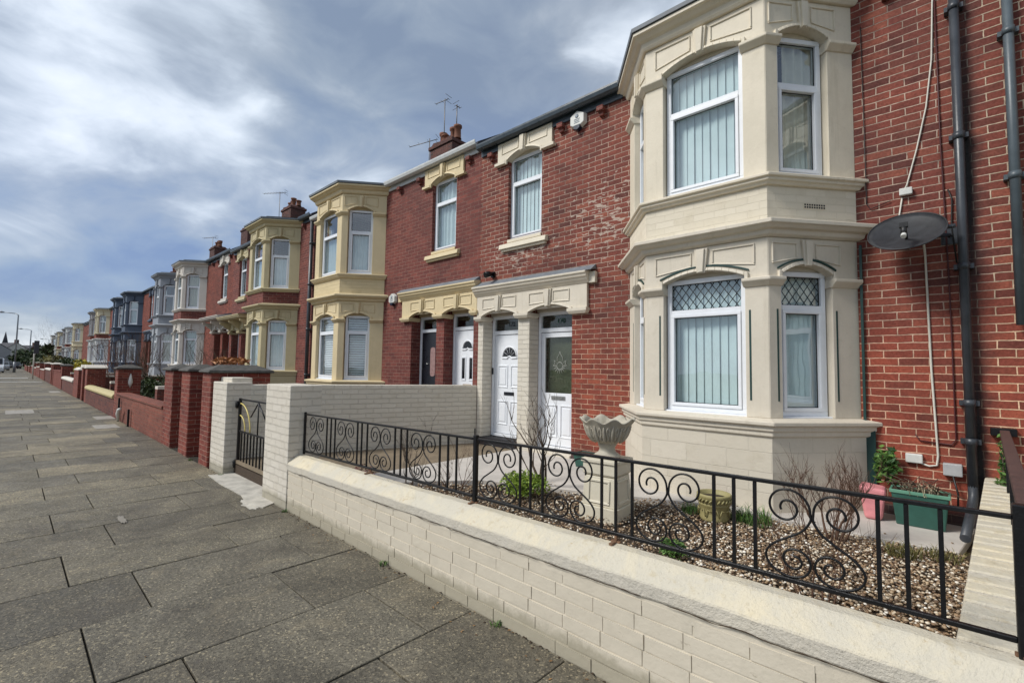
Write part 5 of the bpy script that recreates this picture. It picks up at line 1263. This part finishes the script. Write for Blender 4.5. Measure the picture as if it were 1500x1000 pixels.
leafy('leafy_plant', (.33, 5.6, .55), (.05, .06, .42), 420, .016, 'leaf_green', 'green weed climbing the wall between the drainpipe and handrail', seed=10, low=-1)
def tuft(c, r, h, n, mat, lab, seed, grp='grass tufts in the gravel'):
    rng = random.Random(seed); m = MB()
    for k in range(n):
        a = rng.uniform(0, 6.28); q = rng.random()**.5*r; x, y = c[0]+q*math.cos(a), c[1]+q*math.sin(a); l = h*rng.uniform(.3, 1.0); b = rng.uniform(0, 6.28); e = rng.uniform(.4, 1.3)*l
        w = .0022; cb, sb_ = math.cos(b+1.57)*w, math.sin(b+1.57)*w; m.cur = rng.random()
        p0 = (x, y, c[2]-.01); p1 = (x+math.cos(b)*e*.4, y+math.sin(b)*e*.4, c[2]+l*.7); p2 = (x+math.cos(b)*e, y+math.sin(b)*e, c[2]+l)
        m.quad((p0[0]-cb, p0[1]-sb_, p0[2]), (p0[0]+cb, p0[1]+sb_, p0[2]), (p1[0]+cb, p1[1]+sb_, p1[2]), (p1[0]-cb, p1[1]-sb_, p1[2]))
        m.F(m.P(p1[0]-cb, p1[1]-sb_, p1[2]), m.P(p1[0]+cb, p1[1]+sb_, p1[2]), m.P(*p2))
    return tag(m.build('grass_tuft', M[mat], recalc=False, origin=c), lab, 'grass tuft', grp)
tuft((-1.35, 4.72, GZ), .17, .13, 420, 'leaf_green', 'grass tuft right of the round planter beside the path', 1)
tuft((-1.86, 4.62, GZ), .09, .08, 160, 'leaf_green', 'small grass tuft left of the round planter', 2)
tuft((-.28, 4.72, GZ), .12, .09, 220, 'leaf_olive', 'grass tuft at the path edge in front of the green trough', 3)
tuft((-.06, 4.85, GZ), .12, .07, 160, 'leaf_olive', 'thin olive grass by the foot of the drainpipe', 4)
tuft((-.28, 2.62, GZ), .12, .17, 70, 'straw', 'pale dry straw blades behind the railing near its right end', 5)
tuft((-.2, 5.65, GZ+.30), .13, .12, 110, 'straw', 'tangle of dead straw stems filling the tall green trough', 6)
m = MB(); rg = random.Random(44)
for k in range(22):
    x = rg.uniform(-.36, -.04); y = rg.uniform(5.58, 5.72); m.tube([(x, y, GZ+.30), (x+rg.uniform(-.1, .1), y-.03, GZ+.38), (x+rg.uniform(-.18, .18), y-.08+rg.uniform(-.05, .1), GZ+.36+rg.uniform(-.05, .1))], .004, 4)
m.build('dead_stems', M['bark'], tr)

for k, (x, y) in enumerate([(-5.2, 2.10), (-3.31, 2.11), (-2.05, 2.11), (-7.5, 2.12), (-9.0, 2.10)]):
    tuft((x, y, .0), .035, .035, 34, 'leaf_green', ['tiny weed in the pavement crack by the gate pier', 'tiny weed at the wall foot below the middle of the railing', 'tiny weed at the wall foot nearest the camera', 'tiny weed at the foot of the pier left of the gate', 'tiny weed between the red brick piers'][k], 90+k, 'weeds in the pavement cracks')
# ------------------------------------------------------------------ the gardens further along
def brick_pier(xa, xb, ya, yb, z, mat, cap, lab, capk='pyramid', over=.05, z0=-.05, grp='brick gate piers along the street'):
    root = empty('brick_pier', ((xa+xb)/2, (ya+yb)/2, 0)); tag(root, lab, 'gate pier', grp)
    m = MB(); m.box(xa, xb, ya, yb, z0, z); m.build('shaft', mat, root, bevel=.01)
    m = MB(); o = over; 
    if capk == 'pyramid':
        cx, cy = (xa+xb)/2, (ya+yb)/2; rx, ry = max(.02, (xb-xa)/2-.17), max(.02, (yb-ya)/2-.17)
        m.box(xa-o, xb+o, ya-o, yb+o, z+.001, z+.035)
        m.hexa([(xa-o,ya-o,z+.036),(xb+o,ya-o,z+.036),(xb+o,yb+o,z+.036),(xa-o,yb+o,z+.036),(cx-rx,cy-ry,z+.13),(cx+rx,cy-ry,z+.13),(cx+rx,cy+ry,z+.13),(cx-rx,cy+ry,z+.13)])
    else:
        m.prism([(xa-o, z+.001), (xb+o, z+.001), (xb+o, z+.04), ((xa+xb)/2, z+.15), (xa-o, z+.04)], ya-o, yb+o, 'y')
    m.build('cap', cap, root, bevel=.012); return root
bp, cs = M['brick_pier'], M['capstone']
brick_pier(-8.72, -8.26, 2.14, 3.0, 1.42, bp, cs, 'red brick pier under a broad dark cap, against the cream gate pier')
brick_pier(-10.02, -9.47, 2.14, 2.60, 1.42, bp, cs, 'red brick pier, middle one of three under dark caps')
brick_pier(-11.32, -10.68, 2.14, 2.5, 1.42, bp, cs, 'red brick pier left of the middle one, ending the orange brick wall')
brick_pier(-17.5, -17.05, 2.14, 2.66, 1.37, bp, cs, 'red brick pier with a pale iron ornament, between two low walls')
m = MB(); m.tube([(-17.04, 2.42, .85), (-17.03, 2.42, 1.0), (-17.03, 2.42, 1.1), (-17.03, 2.42, 1.25)], [.01, .06, .045, .01], 6); tag(m.build('iron_ornament', M['box_w']), 'pale spindle shaped ornament on the side of a red brick pier', 'ornament')
leafy('moss_clump', (-9.3, 2.7, 1.55), (.75, .2, .10), 500, .03, 'leaf_rust', 'rust coloured dry creeper lying on top of the dark pier caps', 'creeper', 12, stems=2)
def low_wall(xa, xb, z, mat, cap, lab, capt='round', y=WY, th=.24, grp='low garden walls along the street'):
    root = empty('garden_wall', ((xa+xb)/2, y+th/2, 0)); tag(root, lab, 'wall', grp)
    m = MB(); m.box(xa, xb, y, y+th, -.05, z); m.build('brickwork', mat, root, bevel=.006)
    m = MB()
    if capt == 'round': m.prism([(-.04, z), (-.055, z+.06), (-.02, z+.12), (.07, z+.15), (.17, z+.15), (.26, z+.12), (.29, z+.06), (.28, z)], xa+.01, xb-.01, 'x'); m.v = [(a, y+b, c+.012*mn.noise((a*2, b*4, 0))) for a, b, c in m.v]
    else: m.box(xa, xb, y-.03, y+th+.03, z+.001, z+.06)
    m.build('coping', cap, root, bevel=.008)
low_wall(-17.05, -11.32, .66, M['brick_orange'], M['brick_orange'], 'low orange brick wall between two red brick piers', 'flat')
low_wall(-24.4, -17.5, .52, M['brick_low'], M['capyellow'], 'low brown brick wall with thick yellow lichened coping')
brick_pier(-26.3, -25.85, 2.14, 2.7, 1.30, bp, M['cappale'], 'brick pier with pale pitched cap, left of the yellow topped wall', 'gable')
brick_pier(-25.0, -24.4, 2.14, 2.7, 1.30, bp, M['cappale'], 'brick pier with pale pitched cap, touching the yellow topped wall', 'gable')
brick_pier(-29.6, -27.6, 2.14, 2.4, 1.18, bp, M['cappale'], 'wide brick wall end with thin pale cap beyond the pitched caps', 'pyramid', .02)
low_wall(-36.0, -29.6, .60, M['brick_low'], M['cappale'], 'low brown wall with pale coping, second beyond the pitched caps')
brick_pier(-37.2, -36.6, 2.14, 2.6, 1.3, bp, cs, 'brick pier in front of the navy blue bays')
low_wall(-43.4, -37.2, .95, M['brick_far'], M['brick_far'], 'taller red brick wall in front of the navy blue bays', 'flat')
brick_pier(-44.6, -44.0, 2.14, 2.6, 1.35, bp, M['cappale'], 'brick pier with pale cap in front of the farther navy bay')
brick_pier(-46.2, -45.6, 2.14, 2.6, 1.35, bp, M['cappale'], 'second brick pier with pale cap in front of the farther navy bay')
low_wall(-53, -46.2, .9, M['brick_low'], M['cappale'], 'low wall before the ivory bay house')
for k, x in enumerate((-54.0, -62.5, -70.0, -79.0, -90.0, -101.0)):
    w_ = ['first', 'second', 'third', 'fourth', 'fifth', 'sixth'][k]
    brick_pier(x-.6, x, 2.14, 2.6, 1.35, bp, M['cappale'] if k % 2 == 0 else cs, 'tiny distant brick pier, %s beyond the ivory bay house' % w_)
    low_wall(x-7.4 if k < 5 else x-16, x-.9, .95 if k % 2 else .8, M['brick_far'], M['cappale'], 'tiny distant garden wall, %s beyond the ivory bay house' % w_, 'flat')
# side boundary walls between those gardens
for k, (x, z, mt, cp, lab) in enumerate([(-13.5, .95, 'brick_low', 'cappale', 'garden side wall behind the orange brick wall'), (-20.6, .85, 'brick_low', 'cappale', 'garden side wall between the olive and pale grey houses'), (-27.9, .9, 'brick_low', 'cappale', 'garden side wall between the pale grey and mid grey houses'), (-35.0, .9, 'brick_far', 'cappale', 'garden side wall before the navy houses')]):
    root = empty('side_wall', (x, 4.2, 0)); tag(root, lab, 'wall', 'side walls between the front gardens'); m = MB(); m.box(x-.11, x+.11, 2.4, FY-.01, -.05, z); m.build('brickwork', M[mt], root)
    m = MB(); m.box(x-.14, x+.14, 2.4, FY-.015, z+.001, z+.07); m.build('coping', M[cp], root)
for k, (xa, xb, lab) in enumerate([(-13.4, -6.6, 0), (-20.4, -13.7, 0), (-27.7, -20.8, 0), (-34.8, -28.1, 0), (-60, -35.2, 0), (-130, -60, 0)]):
    m = MB(); m.box(xa, xb, 2.4, FY-.02, -.1, .06); o = m.build('front_yard', M['yardstone'] if k % 2 else M['soil']); tag(o, kind='structure')
SH = 'shrubs in the gardens along the street'
leafy('garden_shrub', (-19.5, 3.6, .1), (1.3, .7, .75), 1500, .05, 'leaf_dark', 'dark green shrub behind the yellow topped wall', 'shrub', 21, SH)
leafy('garden_shrub', (-14.6, 4.6, .1), (1.1, .6, .85), 1300, .05, 'leaf_olive', 'olive shrub behind the orange brick wall', 'shrub', 22, SH)
leafy('garden_shrub', (-12.4, 3.2, .3), (.35, .3, .38), 500, .04, 'leaf_rust', 'small rust coloured shrub behind the orange brick wall', 'shrub', 23, SH)
leafy('garden_shrub', (-40.0, 3.2, .3), (1.4, .7, 1.0), 1400, .07, 'leaf_yellow', 'golden yellow conifer over the tall red brick wall', 'shrub', 24, SH)
leafy('garden_shrub', (-46.0, 3.4, .3), (2.4, .9, 1.0), 1800, .09, 'leaf_dark', 'dark green hedge beyond the golden conifer', 'hedge', 25, SH)
leafy('garden_shrub', (-56.0, 3.6, .3), (4.0, 1.0, 1.1), 1800, .12, 'leaf_dark', 'long dark hedge before the ivory bay house', 'hedge', 26, SH)
leafy('garden_shrub', (-68.0, 3.4, .3), (4.5, 1.1, 1.3), 1500, .15, 'leaf_olive', 'olive hedge in front of the plain brick house', 'hedge', 27, SH)
leafy('garden_shrub', (-84.0, 3.2, .3), (5.0, 1.1, 1.3), 1500, .18, 'leaf_dark', 'far dark hedge in front of the farthest bays', 'hedge', 28, SH)
leafy('garden_shrub', (-100.0, 3.0, .3), (6.0, 1.2, 2.2), 1200, .2, 'leaf_dark', 'farthest dark hedge near the lamp posts', 'hedge', 29, SH)
def fshrub(c, H, seed, lab, mat='bark', n=7):
    rng = random.Random(seed); root = empty('bare_bush', c); tag(root, lab, 'shrub', 'bare bushes in the gardens along the street'); m = MB()
    for k in range(n): a = rng.uniform(0, 6.28); branch(m, c, (math.cos(a)*.7, math.sin(a)*.7, 1), H*.55, .022, 3, rng, .7, .3)
    m.build('twigs', M[mat], root)
fshrub((-16.6, 3.8, .1), 2.0, 41, 'dark bare bush behind the pier with the iron ornament')
fshrub((-21.5, 3.8, .1), 2.1, 42, 'bare bush in front of the mid grey bay')
fshrub((-24.0, 3.6, .1), 2.3, 43, 'reddish bare bush in front of the navy bays', 'bark_red')
fshrub((-27.5, 3.6, .1), 2.3, 44, 'farther reddish bare bush before the navy bays', 'bark_red')
# small black bollard-like posts and pale pieces at the foot of the orange wall
m = MB(); m.tube([(-12.0, 2.08, 0), (-12.0, 2.08, .48)], .02, 8)
m = MB(); m.box(-16.2, -16.15, 2.07, 2.11, 0, .62); tag(m.build('short_post', M['black']), 'short black post at the far end of the orange brick wall', 'post', 'short black posts by the orange wall')
m = MB(); m.box(-14.72, -14.67, 2.07, 2.11, 0, .42); tag(m.build('short_post', M['black']), 'shorter black post at the foot of the orange brick wall', 'post', 'short black posts by the orange wall')
m = MB(); m.tube([(-15.9, 2.06, .05), (-15.85, 2.04, .22), (-15.7, 2.03, .34), (-15.6, 2.05, .38)], [.03, .05, .04, .02], 8); tag(m.build('litter', M['box_w']), 'scrap of white plastic beside the black posts', 'litter')
CVG = 'pale access covers set in the pavement'
for k, (x, y, sx, sy, lab) in enumerate([(-15.0, 1.72, .45, .22, 'pale cover plate near the shorter black post'), (-17.4, 1.95, .5, .2, 'pale cover plate by the yellow topped wall'), (-20.8, .35, .75, .3, 'long white cover plate in the middle of the pavement'), (-33.5, 1.75, .9, .2, 'far pale cover plate close to the wall')]):
    m = MB(); m.box(x-sx, x+sx, y-sy, y+sy, -.02, .007); o = m.build('access_cover', M['cover']); tag(o, lab, 'cover plate', CVG)

# ------------------------------------------------------------------ street furniture, cars, far end
def lamp(x, y, h, r, az, lab):
    root = empty('street_lamp', (x, y, 0)); tag(root, lab, 'street lamp', 'street lamps along the pavement')
    m = MB(); m.tube([(x, y, -.1), (x, y, 1.4)], r*1.5, 10); m.tube([(x, y, 1.4), (x, y, h-.2), (x+math.cos(az)*.3, y+math.sin(az)*.3, h)], [r, r*.7, r*.6], 10); m.build('column', M['steel'], root)
    m = MB(); c, s = math.cos(az), math.sin(az); m.tube([(x+c*.3, y+s*.3, h), (x+c*1.6, y+s*1.6, h+.12)], .05, 8); m.build('arm', M['steel'], root)
    m = MB(); m.tube([(x+c*1.5, y+s*1.5, h+.10), (x+c*1.8, y+s*1.8, h+.14), (x+c*2.4, y+s*2.4, h+.16)], [.07, .14, .06], 8); m.build('lantern', M['steel'], root)
lamp(-93.0, .75, 8.0, .10, -PI/2-.5, 'nearest street lamp, tallest against the sky at far left')
lamp(-138.0, 3.1, 8.0, .11, -PI/2-.6, 'second street lamp beyond the nearest one')
lamp(-200.0, 8.4, 8.2, .13, -PI/2-.6, 'third and smallest street lamp near the last houses')
root = empty('bus_stop_sign', (-58.5, 1.6, 0)); tag(root, 'dark bus stop flag on a pale post by the far garden walls', 'sign')
m = MB(); m.tube([(-58.5, 1.6, -.1), (-58.5, 1.6, 3.3)], .05, 8); m.build('post', M['cappale'], root)
m = MB(); m.box(-58.56, -58.44, 1.55, 1.88, 2.2, 3.35); m.build('flag', M['sign'], root, bevel=.02)
def car(x, y, yaw, mat, lab, van=False):
    root = empty('parked_car', (x, y, 0)); tag(root, lab, 'van' if van else 'car', 'cars parked at the far end')
    R_ = Matrix.Rotation(yaw, 3, 'Z'); z0 = -.1
    def XF(p): v = R_ @ Vector((p[0], p[1], 0)); return (x+v.x, y+v.y, p[2]+z0)
    L2, Wd = (2.5, .95) if van else (2.15, .88); H = 1.95 if van else 1.45
    pr = [(-L2, .35), (-L2, .85), (-L2*.94, 1.0), (-L2*.86, H-.06), (-L2*.7, H), (L2*.15, H), (L2*.42, 1.02 if not van else 1.15), (L2*.9, .92), (L2, .7), (L2, .32), (L2*.9, .25), (-L2*.9, .25)]
    m = MB(XF)
    def xs_(w, sh): return [m.P(a, w, b) for a, b in pr] if not sh else [m.P(a*.985, w, b if b < 1.0 else b-.0) for a, b in pr]
    A_ = xs_(-Wd, 0); B_ = xs_(Wd, 0); n = len(pr)
    m.v = [p for p in m.v]; m.F(*A_[::-1]); m.F(*B_)
    for k in range(n): m.F(A_[k], A_[(k+1) % n], B_[(k+1) % n], B_[k])
    m.build('body', mat, root, bevel=.07, seg=3)
    m = MB(XF); 
    for s_ in (-1, 1): m.prism([(-L2*.8, 1.02), (-L2*.74, H-.12), (L2*.1, H-.12), (L2*.32, 1.05)], s_*(Wd+.002), s_*(Wd+.012), 'y')
    m.hexa([(L2*.40, -Wd*.85, 1.05), (L2*.40, Wd*.85, 1.05), (L2*.44, Wd*.85, 1.08), (L2*.44, -Wd*.85, 1.08), (L2*.17, -Wd*.8, H-.05), (L2*.17, Wd*.8, H-.05), (L2*.20, Wd*.8, H-.02), (L2*.20, -Wd*.8, H-.02)])
    m.hexa([(-L2*.95-.02, -Wd*.85, 1.02), (-L2*.95-.02, Wd*.85, 1.02), (-L2*.93, Wd*.85, 1.02), (-L2*.93, -Wd*.85, 1.02), (-L2*.89-.02, -Wd*.8, H-.16), (-L2*.89-.02, Wd*.8, H-.16), (-L2*.86, Wd*.8, H-.16), (-L2*.86, -Wd*.8, H-.16)])
    m.build('windows', M['carglass'], root)
    for a in (-L2*.62, L2*.62):
        for s_ in (-1, 1):
            m = MB(XF); m.prism([(a+.32*math.cos(t*PI/8), .32+.32*math.sin(t*PI/8)) for t in range(16)], s_*(Wd-.18), s_*(Wd+.015), 'y'); wh = m.build('wheel', M['tyre'], root)
            m = MB(XF); m.prism([(a+.2*math.cos(t*PI/6), .32+.2*math.sin(t*PI/6)) for t in range(12)], s_*(Wd+.016), s_*(Wd+.024), 'y'); m.build('rim', M['chrome'], wh)
    for s_ in (-1, 1):
        m = MB(XF); m.box(L2-.03, L2+.015, s_*.62-.14, s_*.62+.14, .62, .76); m.build('headlight', M['chrome'], root)
        m = MB(XF); m.box(-L2-.015, -L2+.03, s_*.68-.1, s_*.68+.1, .7, .92); m.build('tail_light', M['lamp_red'], root)
car(-91.0, -1.15, 0.0, M['carw'], 'white van parked at the far left edge of the street', True)
car(-112.0, -.6, .05, M['cars'], 'silver car parked beyond the white van')
car(-134.0, .9, .12, M['card'], 'dark car parked nearest to the garden walls')
car(-101.0, -1.1, 0.02, M['carw'], 'white car between the van and the silver car')
# white give-way dashes at the far crossing
m = MB(); m.box(-62.3, -61.3, -1.9, 1.4, .001, .008); m.box(-50.5, -50.0, -1.9, 1.9, .001, .008); tag(m.build('road_marking', M['white_line']), 'pale worn line across the far pavement', 'line', kind='structure')
# the far side of the street where it bends
def simple_house(x, y, yaw, w, h, mat, roofm, lab, seed):
    rng = random.Random(seed); root = empty('far_house', (x, y, 0)); tag(root, lab, 'house', 'houses across the far bend of the street')
    R_ = Matrix.Rotation(yaw, 3, 'Z')
    def XF(p): v = R_ @ Vector((p[0], p[1], 0)); return (x+v.x, y+v.y, p[2])
    m = MB(XF); m.box(-w/2, w/2, 0, 8, -.2, h); m.prism([(0, h), (8, h), (4, h+2.6)], -w/2, w/2, 'x'); m.build('wall', mat, root)
    m = MB(XF)
    for s_ in (0, 1):
        a, b = ((-.3, h-.1), (4, h+2.72)) if s_ == 0 else ((8.3, h-.1), (4, h+2.72)); m.hexa([(-w/2-.1,a[0],a[1]),(w/2+.1,a[0],a[1]),(w/2+.1,b[0],b[1]),(-w/2-.1,b[0],b[1]),(-w/2-.1,a[0],a[1]+.12),(w/2+.1,a[0],a[1]+.12),(w/2+.1,b[0],b[1]+.12),(-w/2-.1,b[0],b[1]+.12)])
    rf = m.build('roof', roofm, root); m = MB(XF); m.box(-w/2+.1, -w/2+1, 3.5, 4.5, h+1.5, h+4); m.build('chimney', M['soot_brick'], rf)
    for (a, c) in ((-w*.28, 1), (w*.22, 1), (-w*.28, 4), (w*.22, 4)):
        m = MB(XF); m.box(a-.6, a+.6, -.03, .02, c, c+1.5); m.build('window', M['upvc'], root); 
        m = MB(XF); m.box(a-.5, a+.5, -.045, -.031, c+.1, c+1.4); m.build('pane', M['carglass'], bpy.data.objects[[o.name for o in root.children][-1]] if False else root)
mats = [GR2, WH, M['brick_low'], CM, GR2, LG, M['brick_low'], WH]
for k in range(8):
    w_ = ['first', 'second', 'third', 'fourth', 'fifth', 'sixth', 'seventh', 'eighth'][k]
    simple_house(-225+k*-9.5, -22+k*5.2, -2.65+.0*k, 8.5, 5.2+.3*(k % 3), mats[k], M['slate'], 'tiny house across the far bend, %s from the left' % w_, k)
root = empty('church_spire', (-320, -1.0, 0)); tag(root, 'small dark church spire above the roofs at far left', 'spire')
m = MB(); m.box(-321.5, -318.5, -2.5, .5, 0, 9); m.build('tower', M['capstone'], root)
m = MB(); m.tube([(-320, -1, 8), (-320, -1, 15)], [1.3, .05], 8); m.smooth = False; m.build('spire', M['slate'], root)
def tree(x, y, H, R, seed, mat, lab, dens=900, lf=.35):
    rng = random.Random(seed); root = empty('street_tree', (x, y, 0)); tag(root, lab, 'tree', 'trees at the far end of the street')
    m = MB(); 
    m.tube([(x, y, -.2), (x+.1, y, H*.3), (x, y+.2, H*.6)], [.25, .18, .1], 8)
    for k in range(6): a = rng.uniform(0, 6.28); branch(m, (x, y, H*rng.uniform(.25, .5)), (math.cos(a), math.sin(a), .9), H*.35, .09, 2, rng, .6, .4)
    m.build('trunk', M['bark'], root); m = MB()
    for k in range(9):
        a = rng.uniform(0, 6.28); q = rng.uniform(0, .6)*R; leaves(m, (x+q*math.cos(a), y+q*math.sin(a), H*rng.uniform(.45, .85)), (R*.5, R*.5, H*.16), dens//9, lf, rng)
    m.build('crown', M[mat], root, recalc=False)
for k, (x, y, H, R, mt, lab) in enumerate([(-112, 5.5, 4.6, 3.0, 'leaf_dark', 'dark rounded tree just left of the farthest bays'), (-128, 6.5, 5.0, 3.4, 'leaf_olive', 'olive tree behind the dark rounded tree'), (-150, 6.0, 4.6, 4.0, 'leaf_dark', 'dark tree between the second and third lamps'), (-175, 8.0, 5.5, 5.0, 'leaf_dark', 'far dark tree left of the third lamp'), (-200, 3.5, 5.0, 5, 'leaf_dark', 'small far tree over the dark car')]):
    tree(x, y, H, R, 60+k, mt, lab)
fshrub((-104, 5.0, 0), 6.5, 71, 'leafless tree beside the farthest bays', n=9)
for k, (x, y) in enumerate([(-180, 12), (-230, 4), (-260, 16)]):
    leafy('hedge', (x, y, 0), (9, 3, 3.2), 900, .5, 'leaf_dark', ['low dark hedge under the third lamp', 'dark hedge row in front of the far bend houses', 'last dark hedge row on the horizon'][k], 'hedge', 80+k)

# ------------------------------------------------------------------ sky, sun, camera
wd = bpy.data.worlds.new('World'); sc.world = wd; wd.use_nodes = True; t = wd.node_tree; bgn = t.nodes['Background']
SUN_EL, SUN_AZ = math.radians(44), math.radians(-148)   # direction towards the sun, from +Y clockwise
sky = t.nodes.new('ShaderNodeTexSky'); sky.sky_type = 'NISHITA'; sky.sun_disc = False; sky.sun_elevation = SUN_EL; sky.sun_rotation = SUN_AZ
class WN(N):
    def __init__(s, t): s.t = t
w = WN(t)
tc = t.nodes.new('ShaderNodeTexCoord').outputs['Generated']
sep = w.n('ShaderNodeSeparateXYZ'); w.l(tc, sep.inputs[0])
zz = w.math('ADD', w.math('MAXIMUM', sep.outputs[2], 0), .16)
cb = w.n('ShaderNodeCombineXYZ'); w.l(w.math('DIVIDE', sep.outputs[0], zz), cb.inputs[0]); w.l(w.math('DIVIDE', sep.outputs[1], zz), cb.inputs[1])
mp = w.n('ShaderNodeMapping'); w.l(cb.outputs[0], mp.inputs[0]); mp.inputs['Rotation'].default_value = (0, 0, math.radians(38)); mp.inputs['Scale'].default_value = (.55, 1.0, 1)
mp.inputs['Location'].default_value = (3.1, 1.7, 0)
mp2 = w.n('ShaderNodeMapping'); w.l(tc, mp2.inputs[0]); mp2.inputs['Rotation'].default_value = (math.radians(28), 0, 0); mp2.inputs['Scale'].default_value = (1.0, 1.0, 2.1); mp2.inputs['Location'].default_value = (.7, .25, .1)
n1 = w.noise(1.9, 4, .45, mp2.outputs[0], .3); n2 = w.noise(4.8, 7, .54, mp2.outputs[0], .5); n3 = w.noise(.42, 3, .5, mp.outputs[0], .2)
dens = w.math('MULTIPLY_ADD', w.math('ADD', w.math('MULTIPLY', n1, .6), w.math('MULTIPLY', n2, .4)), 1.95, -.47)
def lobe(px, c0, c1, amt):                    # clouds thicker or thinner in one part of the heavens
    vm = w.n('ShaderNodeVectorMath', operation='DOT_PRODUCT'); w.l(wv, vm.inputs[0]); vm.inputs[1].default_value = Vector(px).normalized()
    return w.math('MULTIPLY', w.ramp(vm.outputs['Value'], [(c0, W4(0)), (c1, W4(1))], 'EASE'), amt)
wob = w.n('ShaderNodeTexNoise'); wob.inputs['Scale'].default_value = 2.6; wob.inputs['Detail'].default_value = 5; w.l(mp.outputs[0], wob.inputs[0])
ws = w.n('ShaderNodeVectorMath', operation='MULTIPLY_ADD'); w.l(wob.outputs['Color'], ws.inputs[0]); ws.inputs[1].default_value = (.30, .30, .30); 
wo = w.n('ShaderNodeVectorMath', operation='ADD'); wo.inputs[1].default_value = (-.15, -.15, -.15); w.l(tc, wo.inputs[0]); w.l(wo.outputs[0], ws.inputs[2])
wn_ = w.n('ShaderNodeVectorMath', operation='NORMALIZE'); w.l(ws.outputs[0], wn_.inputs[0]); wv = wn_.outputs[0]
for d, c0, c1, a in [((-.904, -.017, .427),     .987, .999, .09), ((-.92, .12, .40), .988, .999, .02), ((-.907, .228, .355), .985, .999, .11), ((-.888, .311, .34), .990, .999, .12), ((-.793, .476, .38), .985, .999, .13), ((-.42, .72, .55), .975, .998, .08), ((-.70, .42, .58), .985, .998, .07),
                     ((-.975, .023, .22), .988, .999, .10), ((-.997, .062, .052), .985, .999, .06),
                     ((-.62, .50, .60), .92, .99, -.13), ((-.80, .25, .52), .96, .995, -.08), ((-.888, .349, .27), .990, .9995, -.12), ((-.955, .018, .296), .993, .9995, -.08), ((-.988, .03, .145), .985, .999, -.10), ((-.985, .12, .12), .985, .999, -.08)]:
    dens = w.math('ADD', dens, lobe(d, c0, c1, a))
cloud = w.ramp(dens, [(.24, S(108, 128, 166)), (.34, S(124, 142, 172)), (.44, S(142, 155, 176)), (.52, S(162, 172, 188)), (.60, S(188, 197, 210)), (.70, S(214, 221, 232)), (.84, S(236, 240, 246))])
high = w.ramp(dens, [(.26, S(122, 134, 152)), (.40, S(138, 149, 164)), (.50, S(156, 165, 177)), (.60, S(182, 191, 203)), (.70, S(210, 218, 228)), (.86, S(232, 238, 244))])
cloud = w.mix(w.ramp(sep.outputs[2], [(.32, W4(0)), (.52, W4(.85))]), cloud, high)
warm = w.mix(w.math('MULTIPLY', w.ramp(n3, [(.42, W4(0)), (.62, W4(1))]), .35), cloud, w.mix(1, cloud, (1.0, 1.04, .98, 1), 'MULTIPLY'))
cs_ = w.n('ShaderNodeVectorMath', operation='SCALE'); w.l(warm, cs_.inputs[0]); cs_.inputs['Scale'].default_value = SKY_GAIN
fin = w.mix(.88, sky.outputs[0], cs_.outputs[0])
w.l(fin, bgn.inputs[0]); bgn.inputs[1].default_value = .1
sl = bpy.data.lights.new('sun', 'SUN'); sl.energy = 1.5; sl.angle = math.radians(16); sl.color = (1, .965, .91)
so = bpy.data.objects.new('sun', sl); COL.objects.link(so)
d = Vector((math.sin(SUN_AZ)*math.cos(SUN_EL), math.cos(SUN_AZ)*math.cos(SUN_EL), math.sin(SUN_EL)))
so.rotation_euler = d.to_track_quat('Z', 'Y').to_euler()

cam = bpy.data.cameras.new('camera'); co_ = bpy.data.objects.new('camera', cam); COL.objects.link(co_); sc.camera = co_
cam.sensor_width = 36; cam.lens = 685/1500*36; cam.clip_start = .05; cam.clip_end = 3000
R_ = Vector((.73356939, .67942684, .01597233)); U_ = Vector((.02776073, -.05343881, .99818517)); D_ = Vector((-.67904734, .73179468, .05806246))
co_.matrix_world = Matrix(((R_.x, U_.x, -D_.x, 0), (R_.y, U_.y, -D_.y, 0), (R_.z, U_.z, -D_.z, 1.56), (0, 0, 0, 1)))
sc.view_settings.view_transform = 'Standard'; sc.view_settings.look = 'None'; sc.view_settings.gamma = 1; sc.view_settings.exposure = EXPOSURE
sc.cycles.max_bounces = 8; sc.cycles.transparent_max_bounces = 12; sc.cycles.use_denoising = True
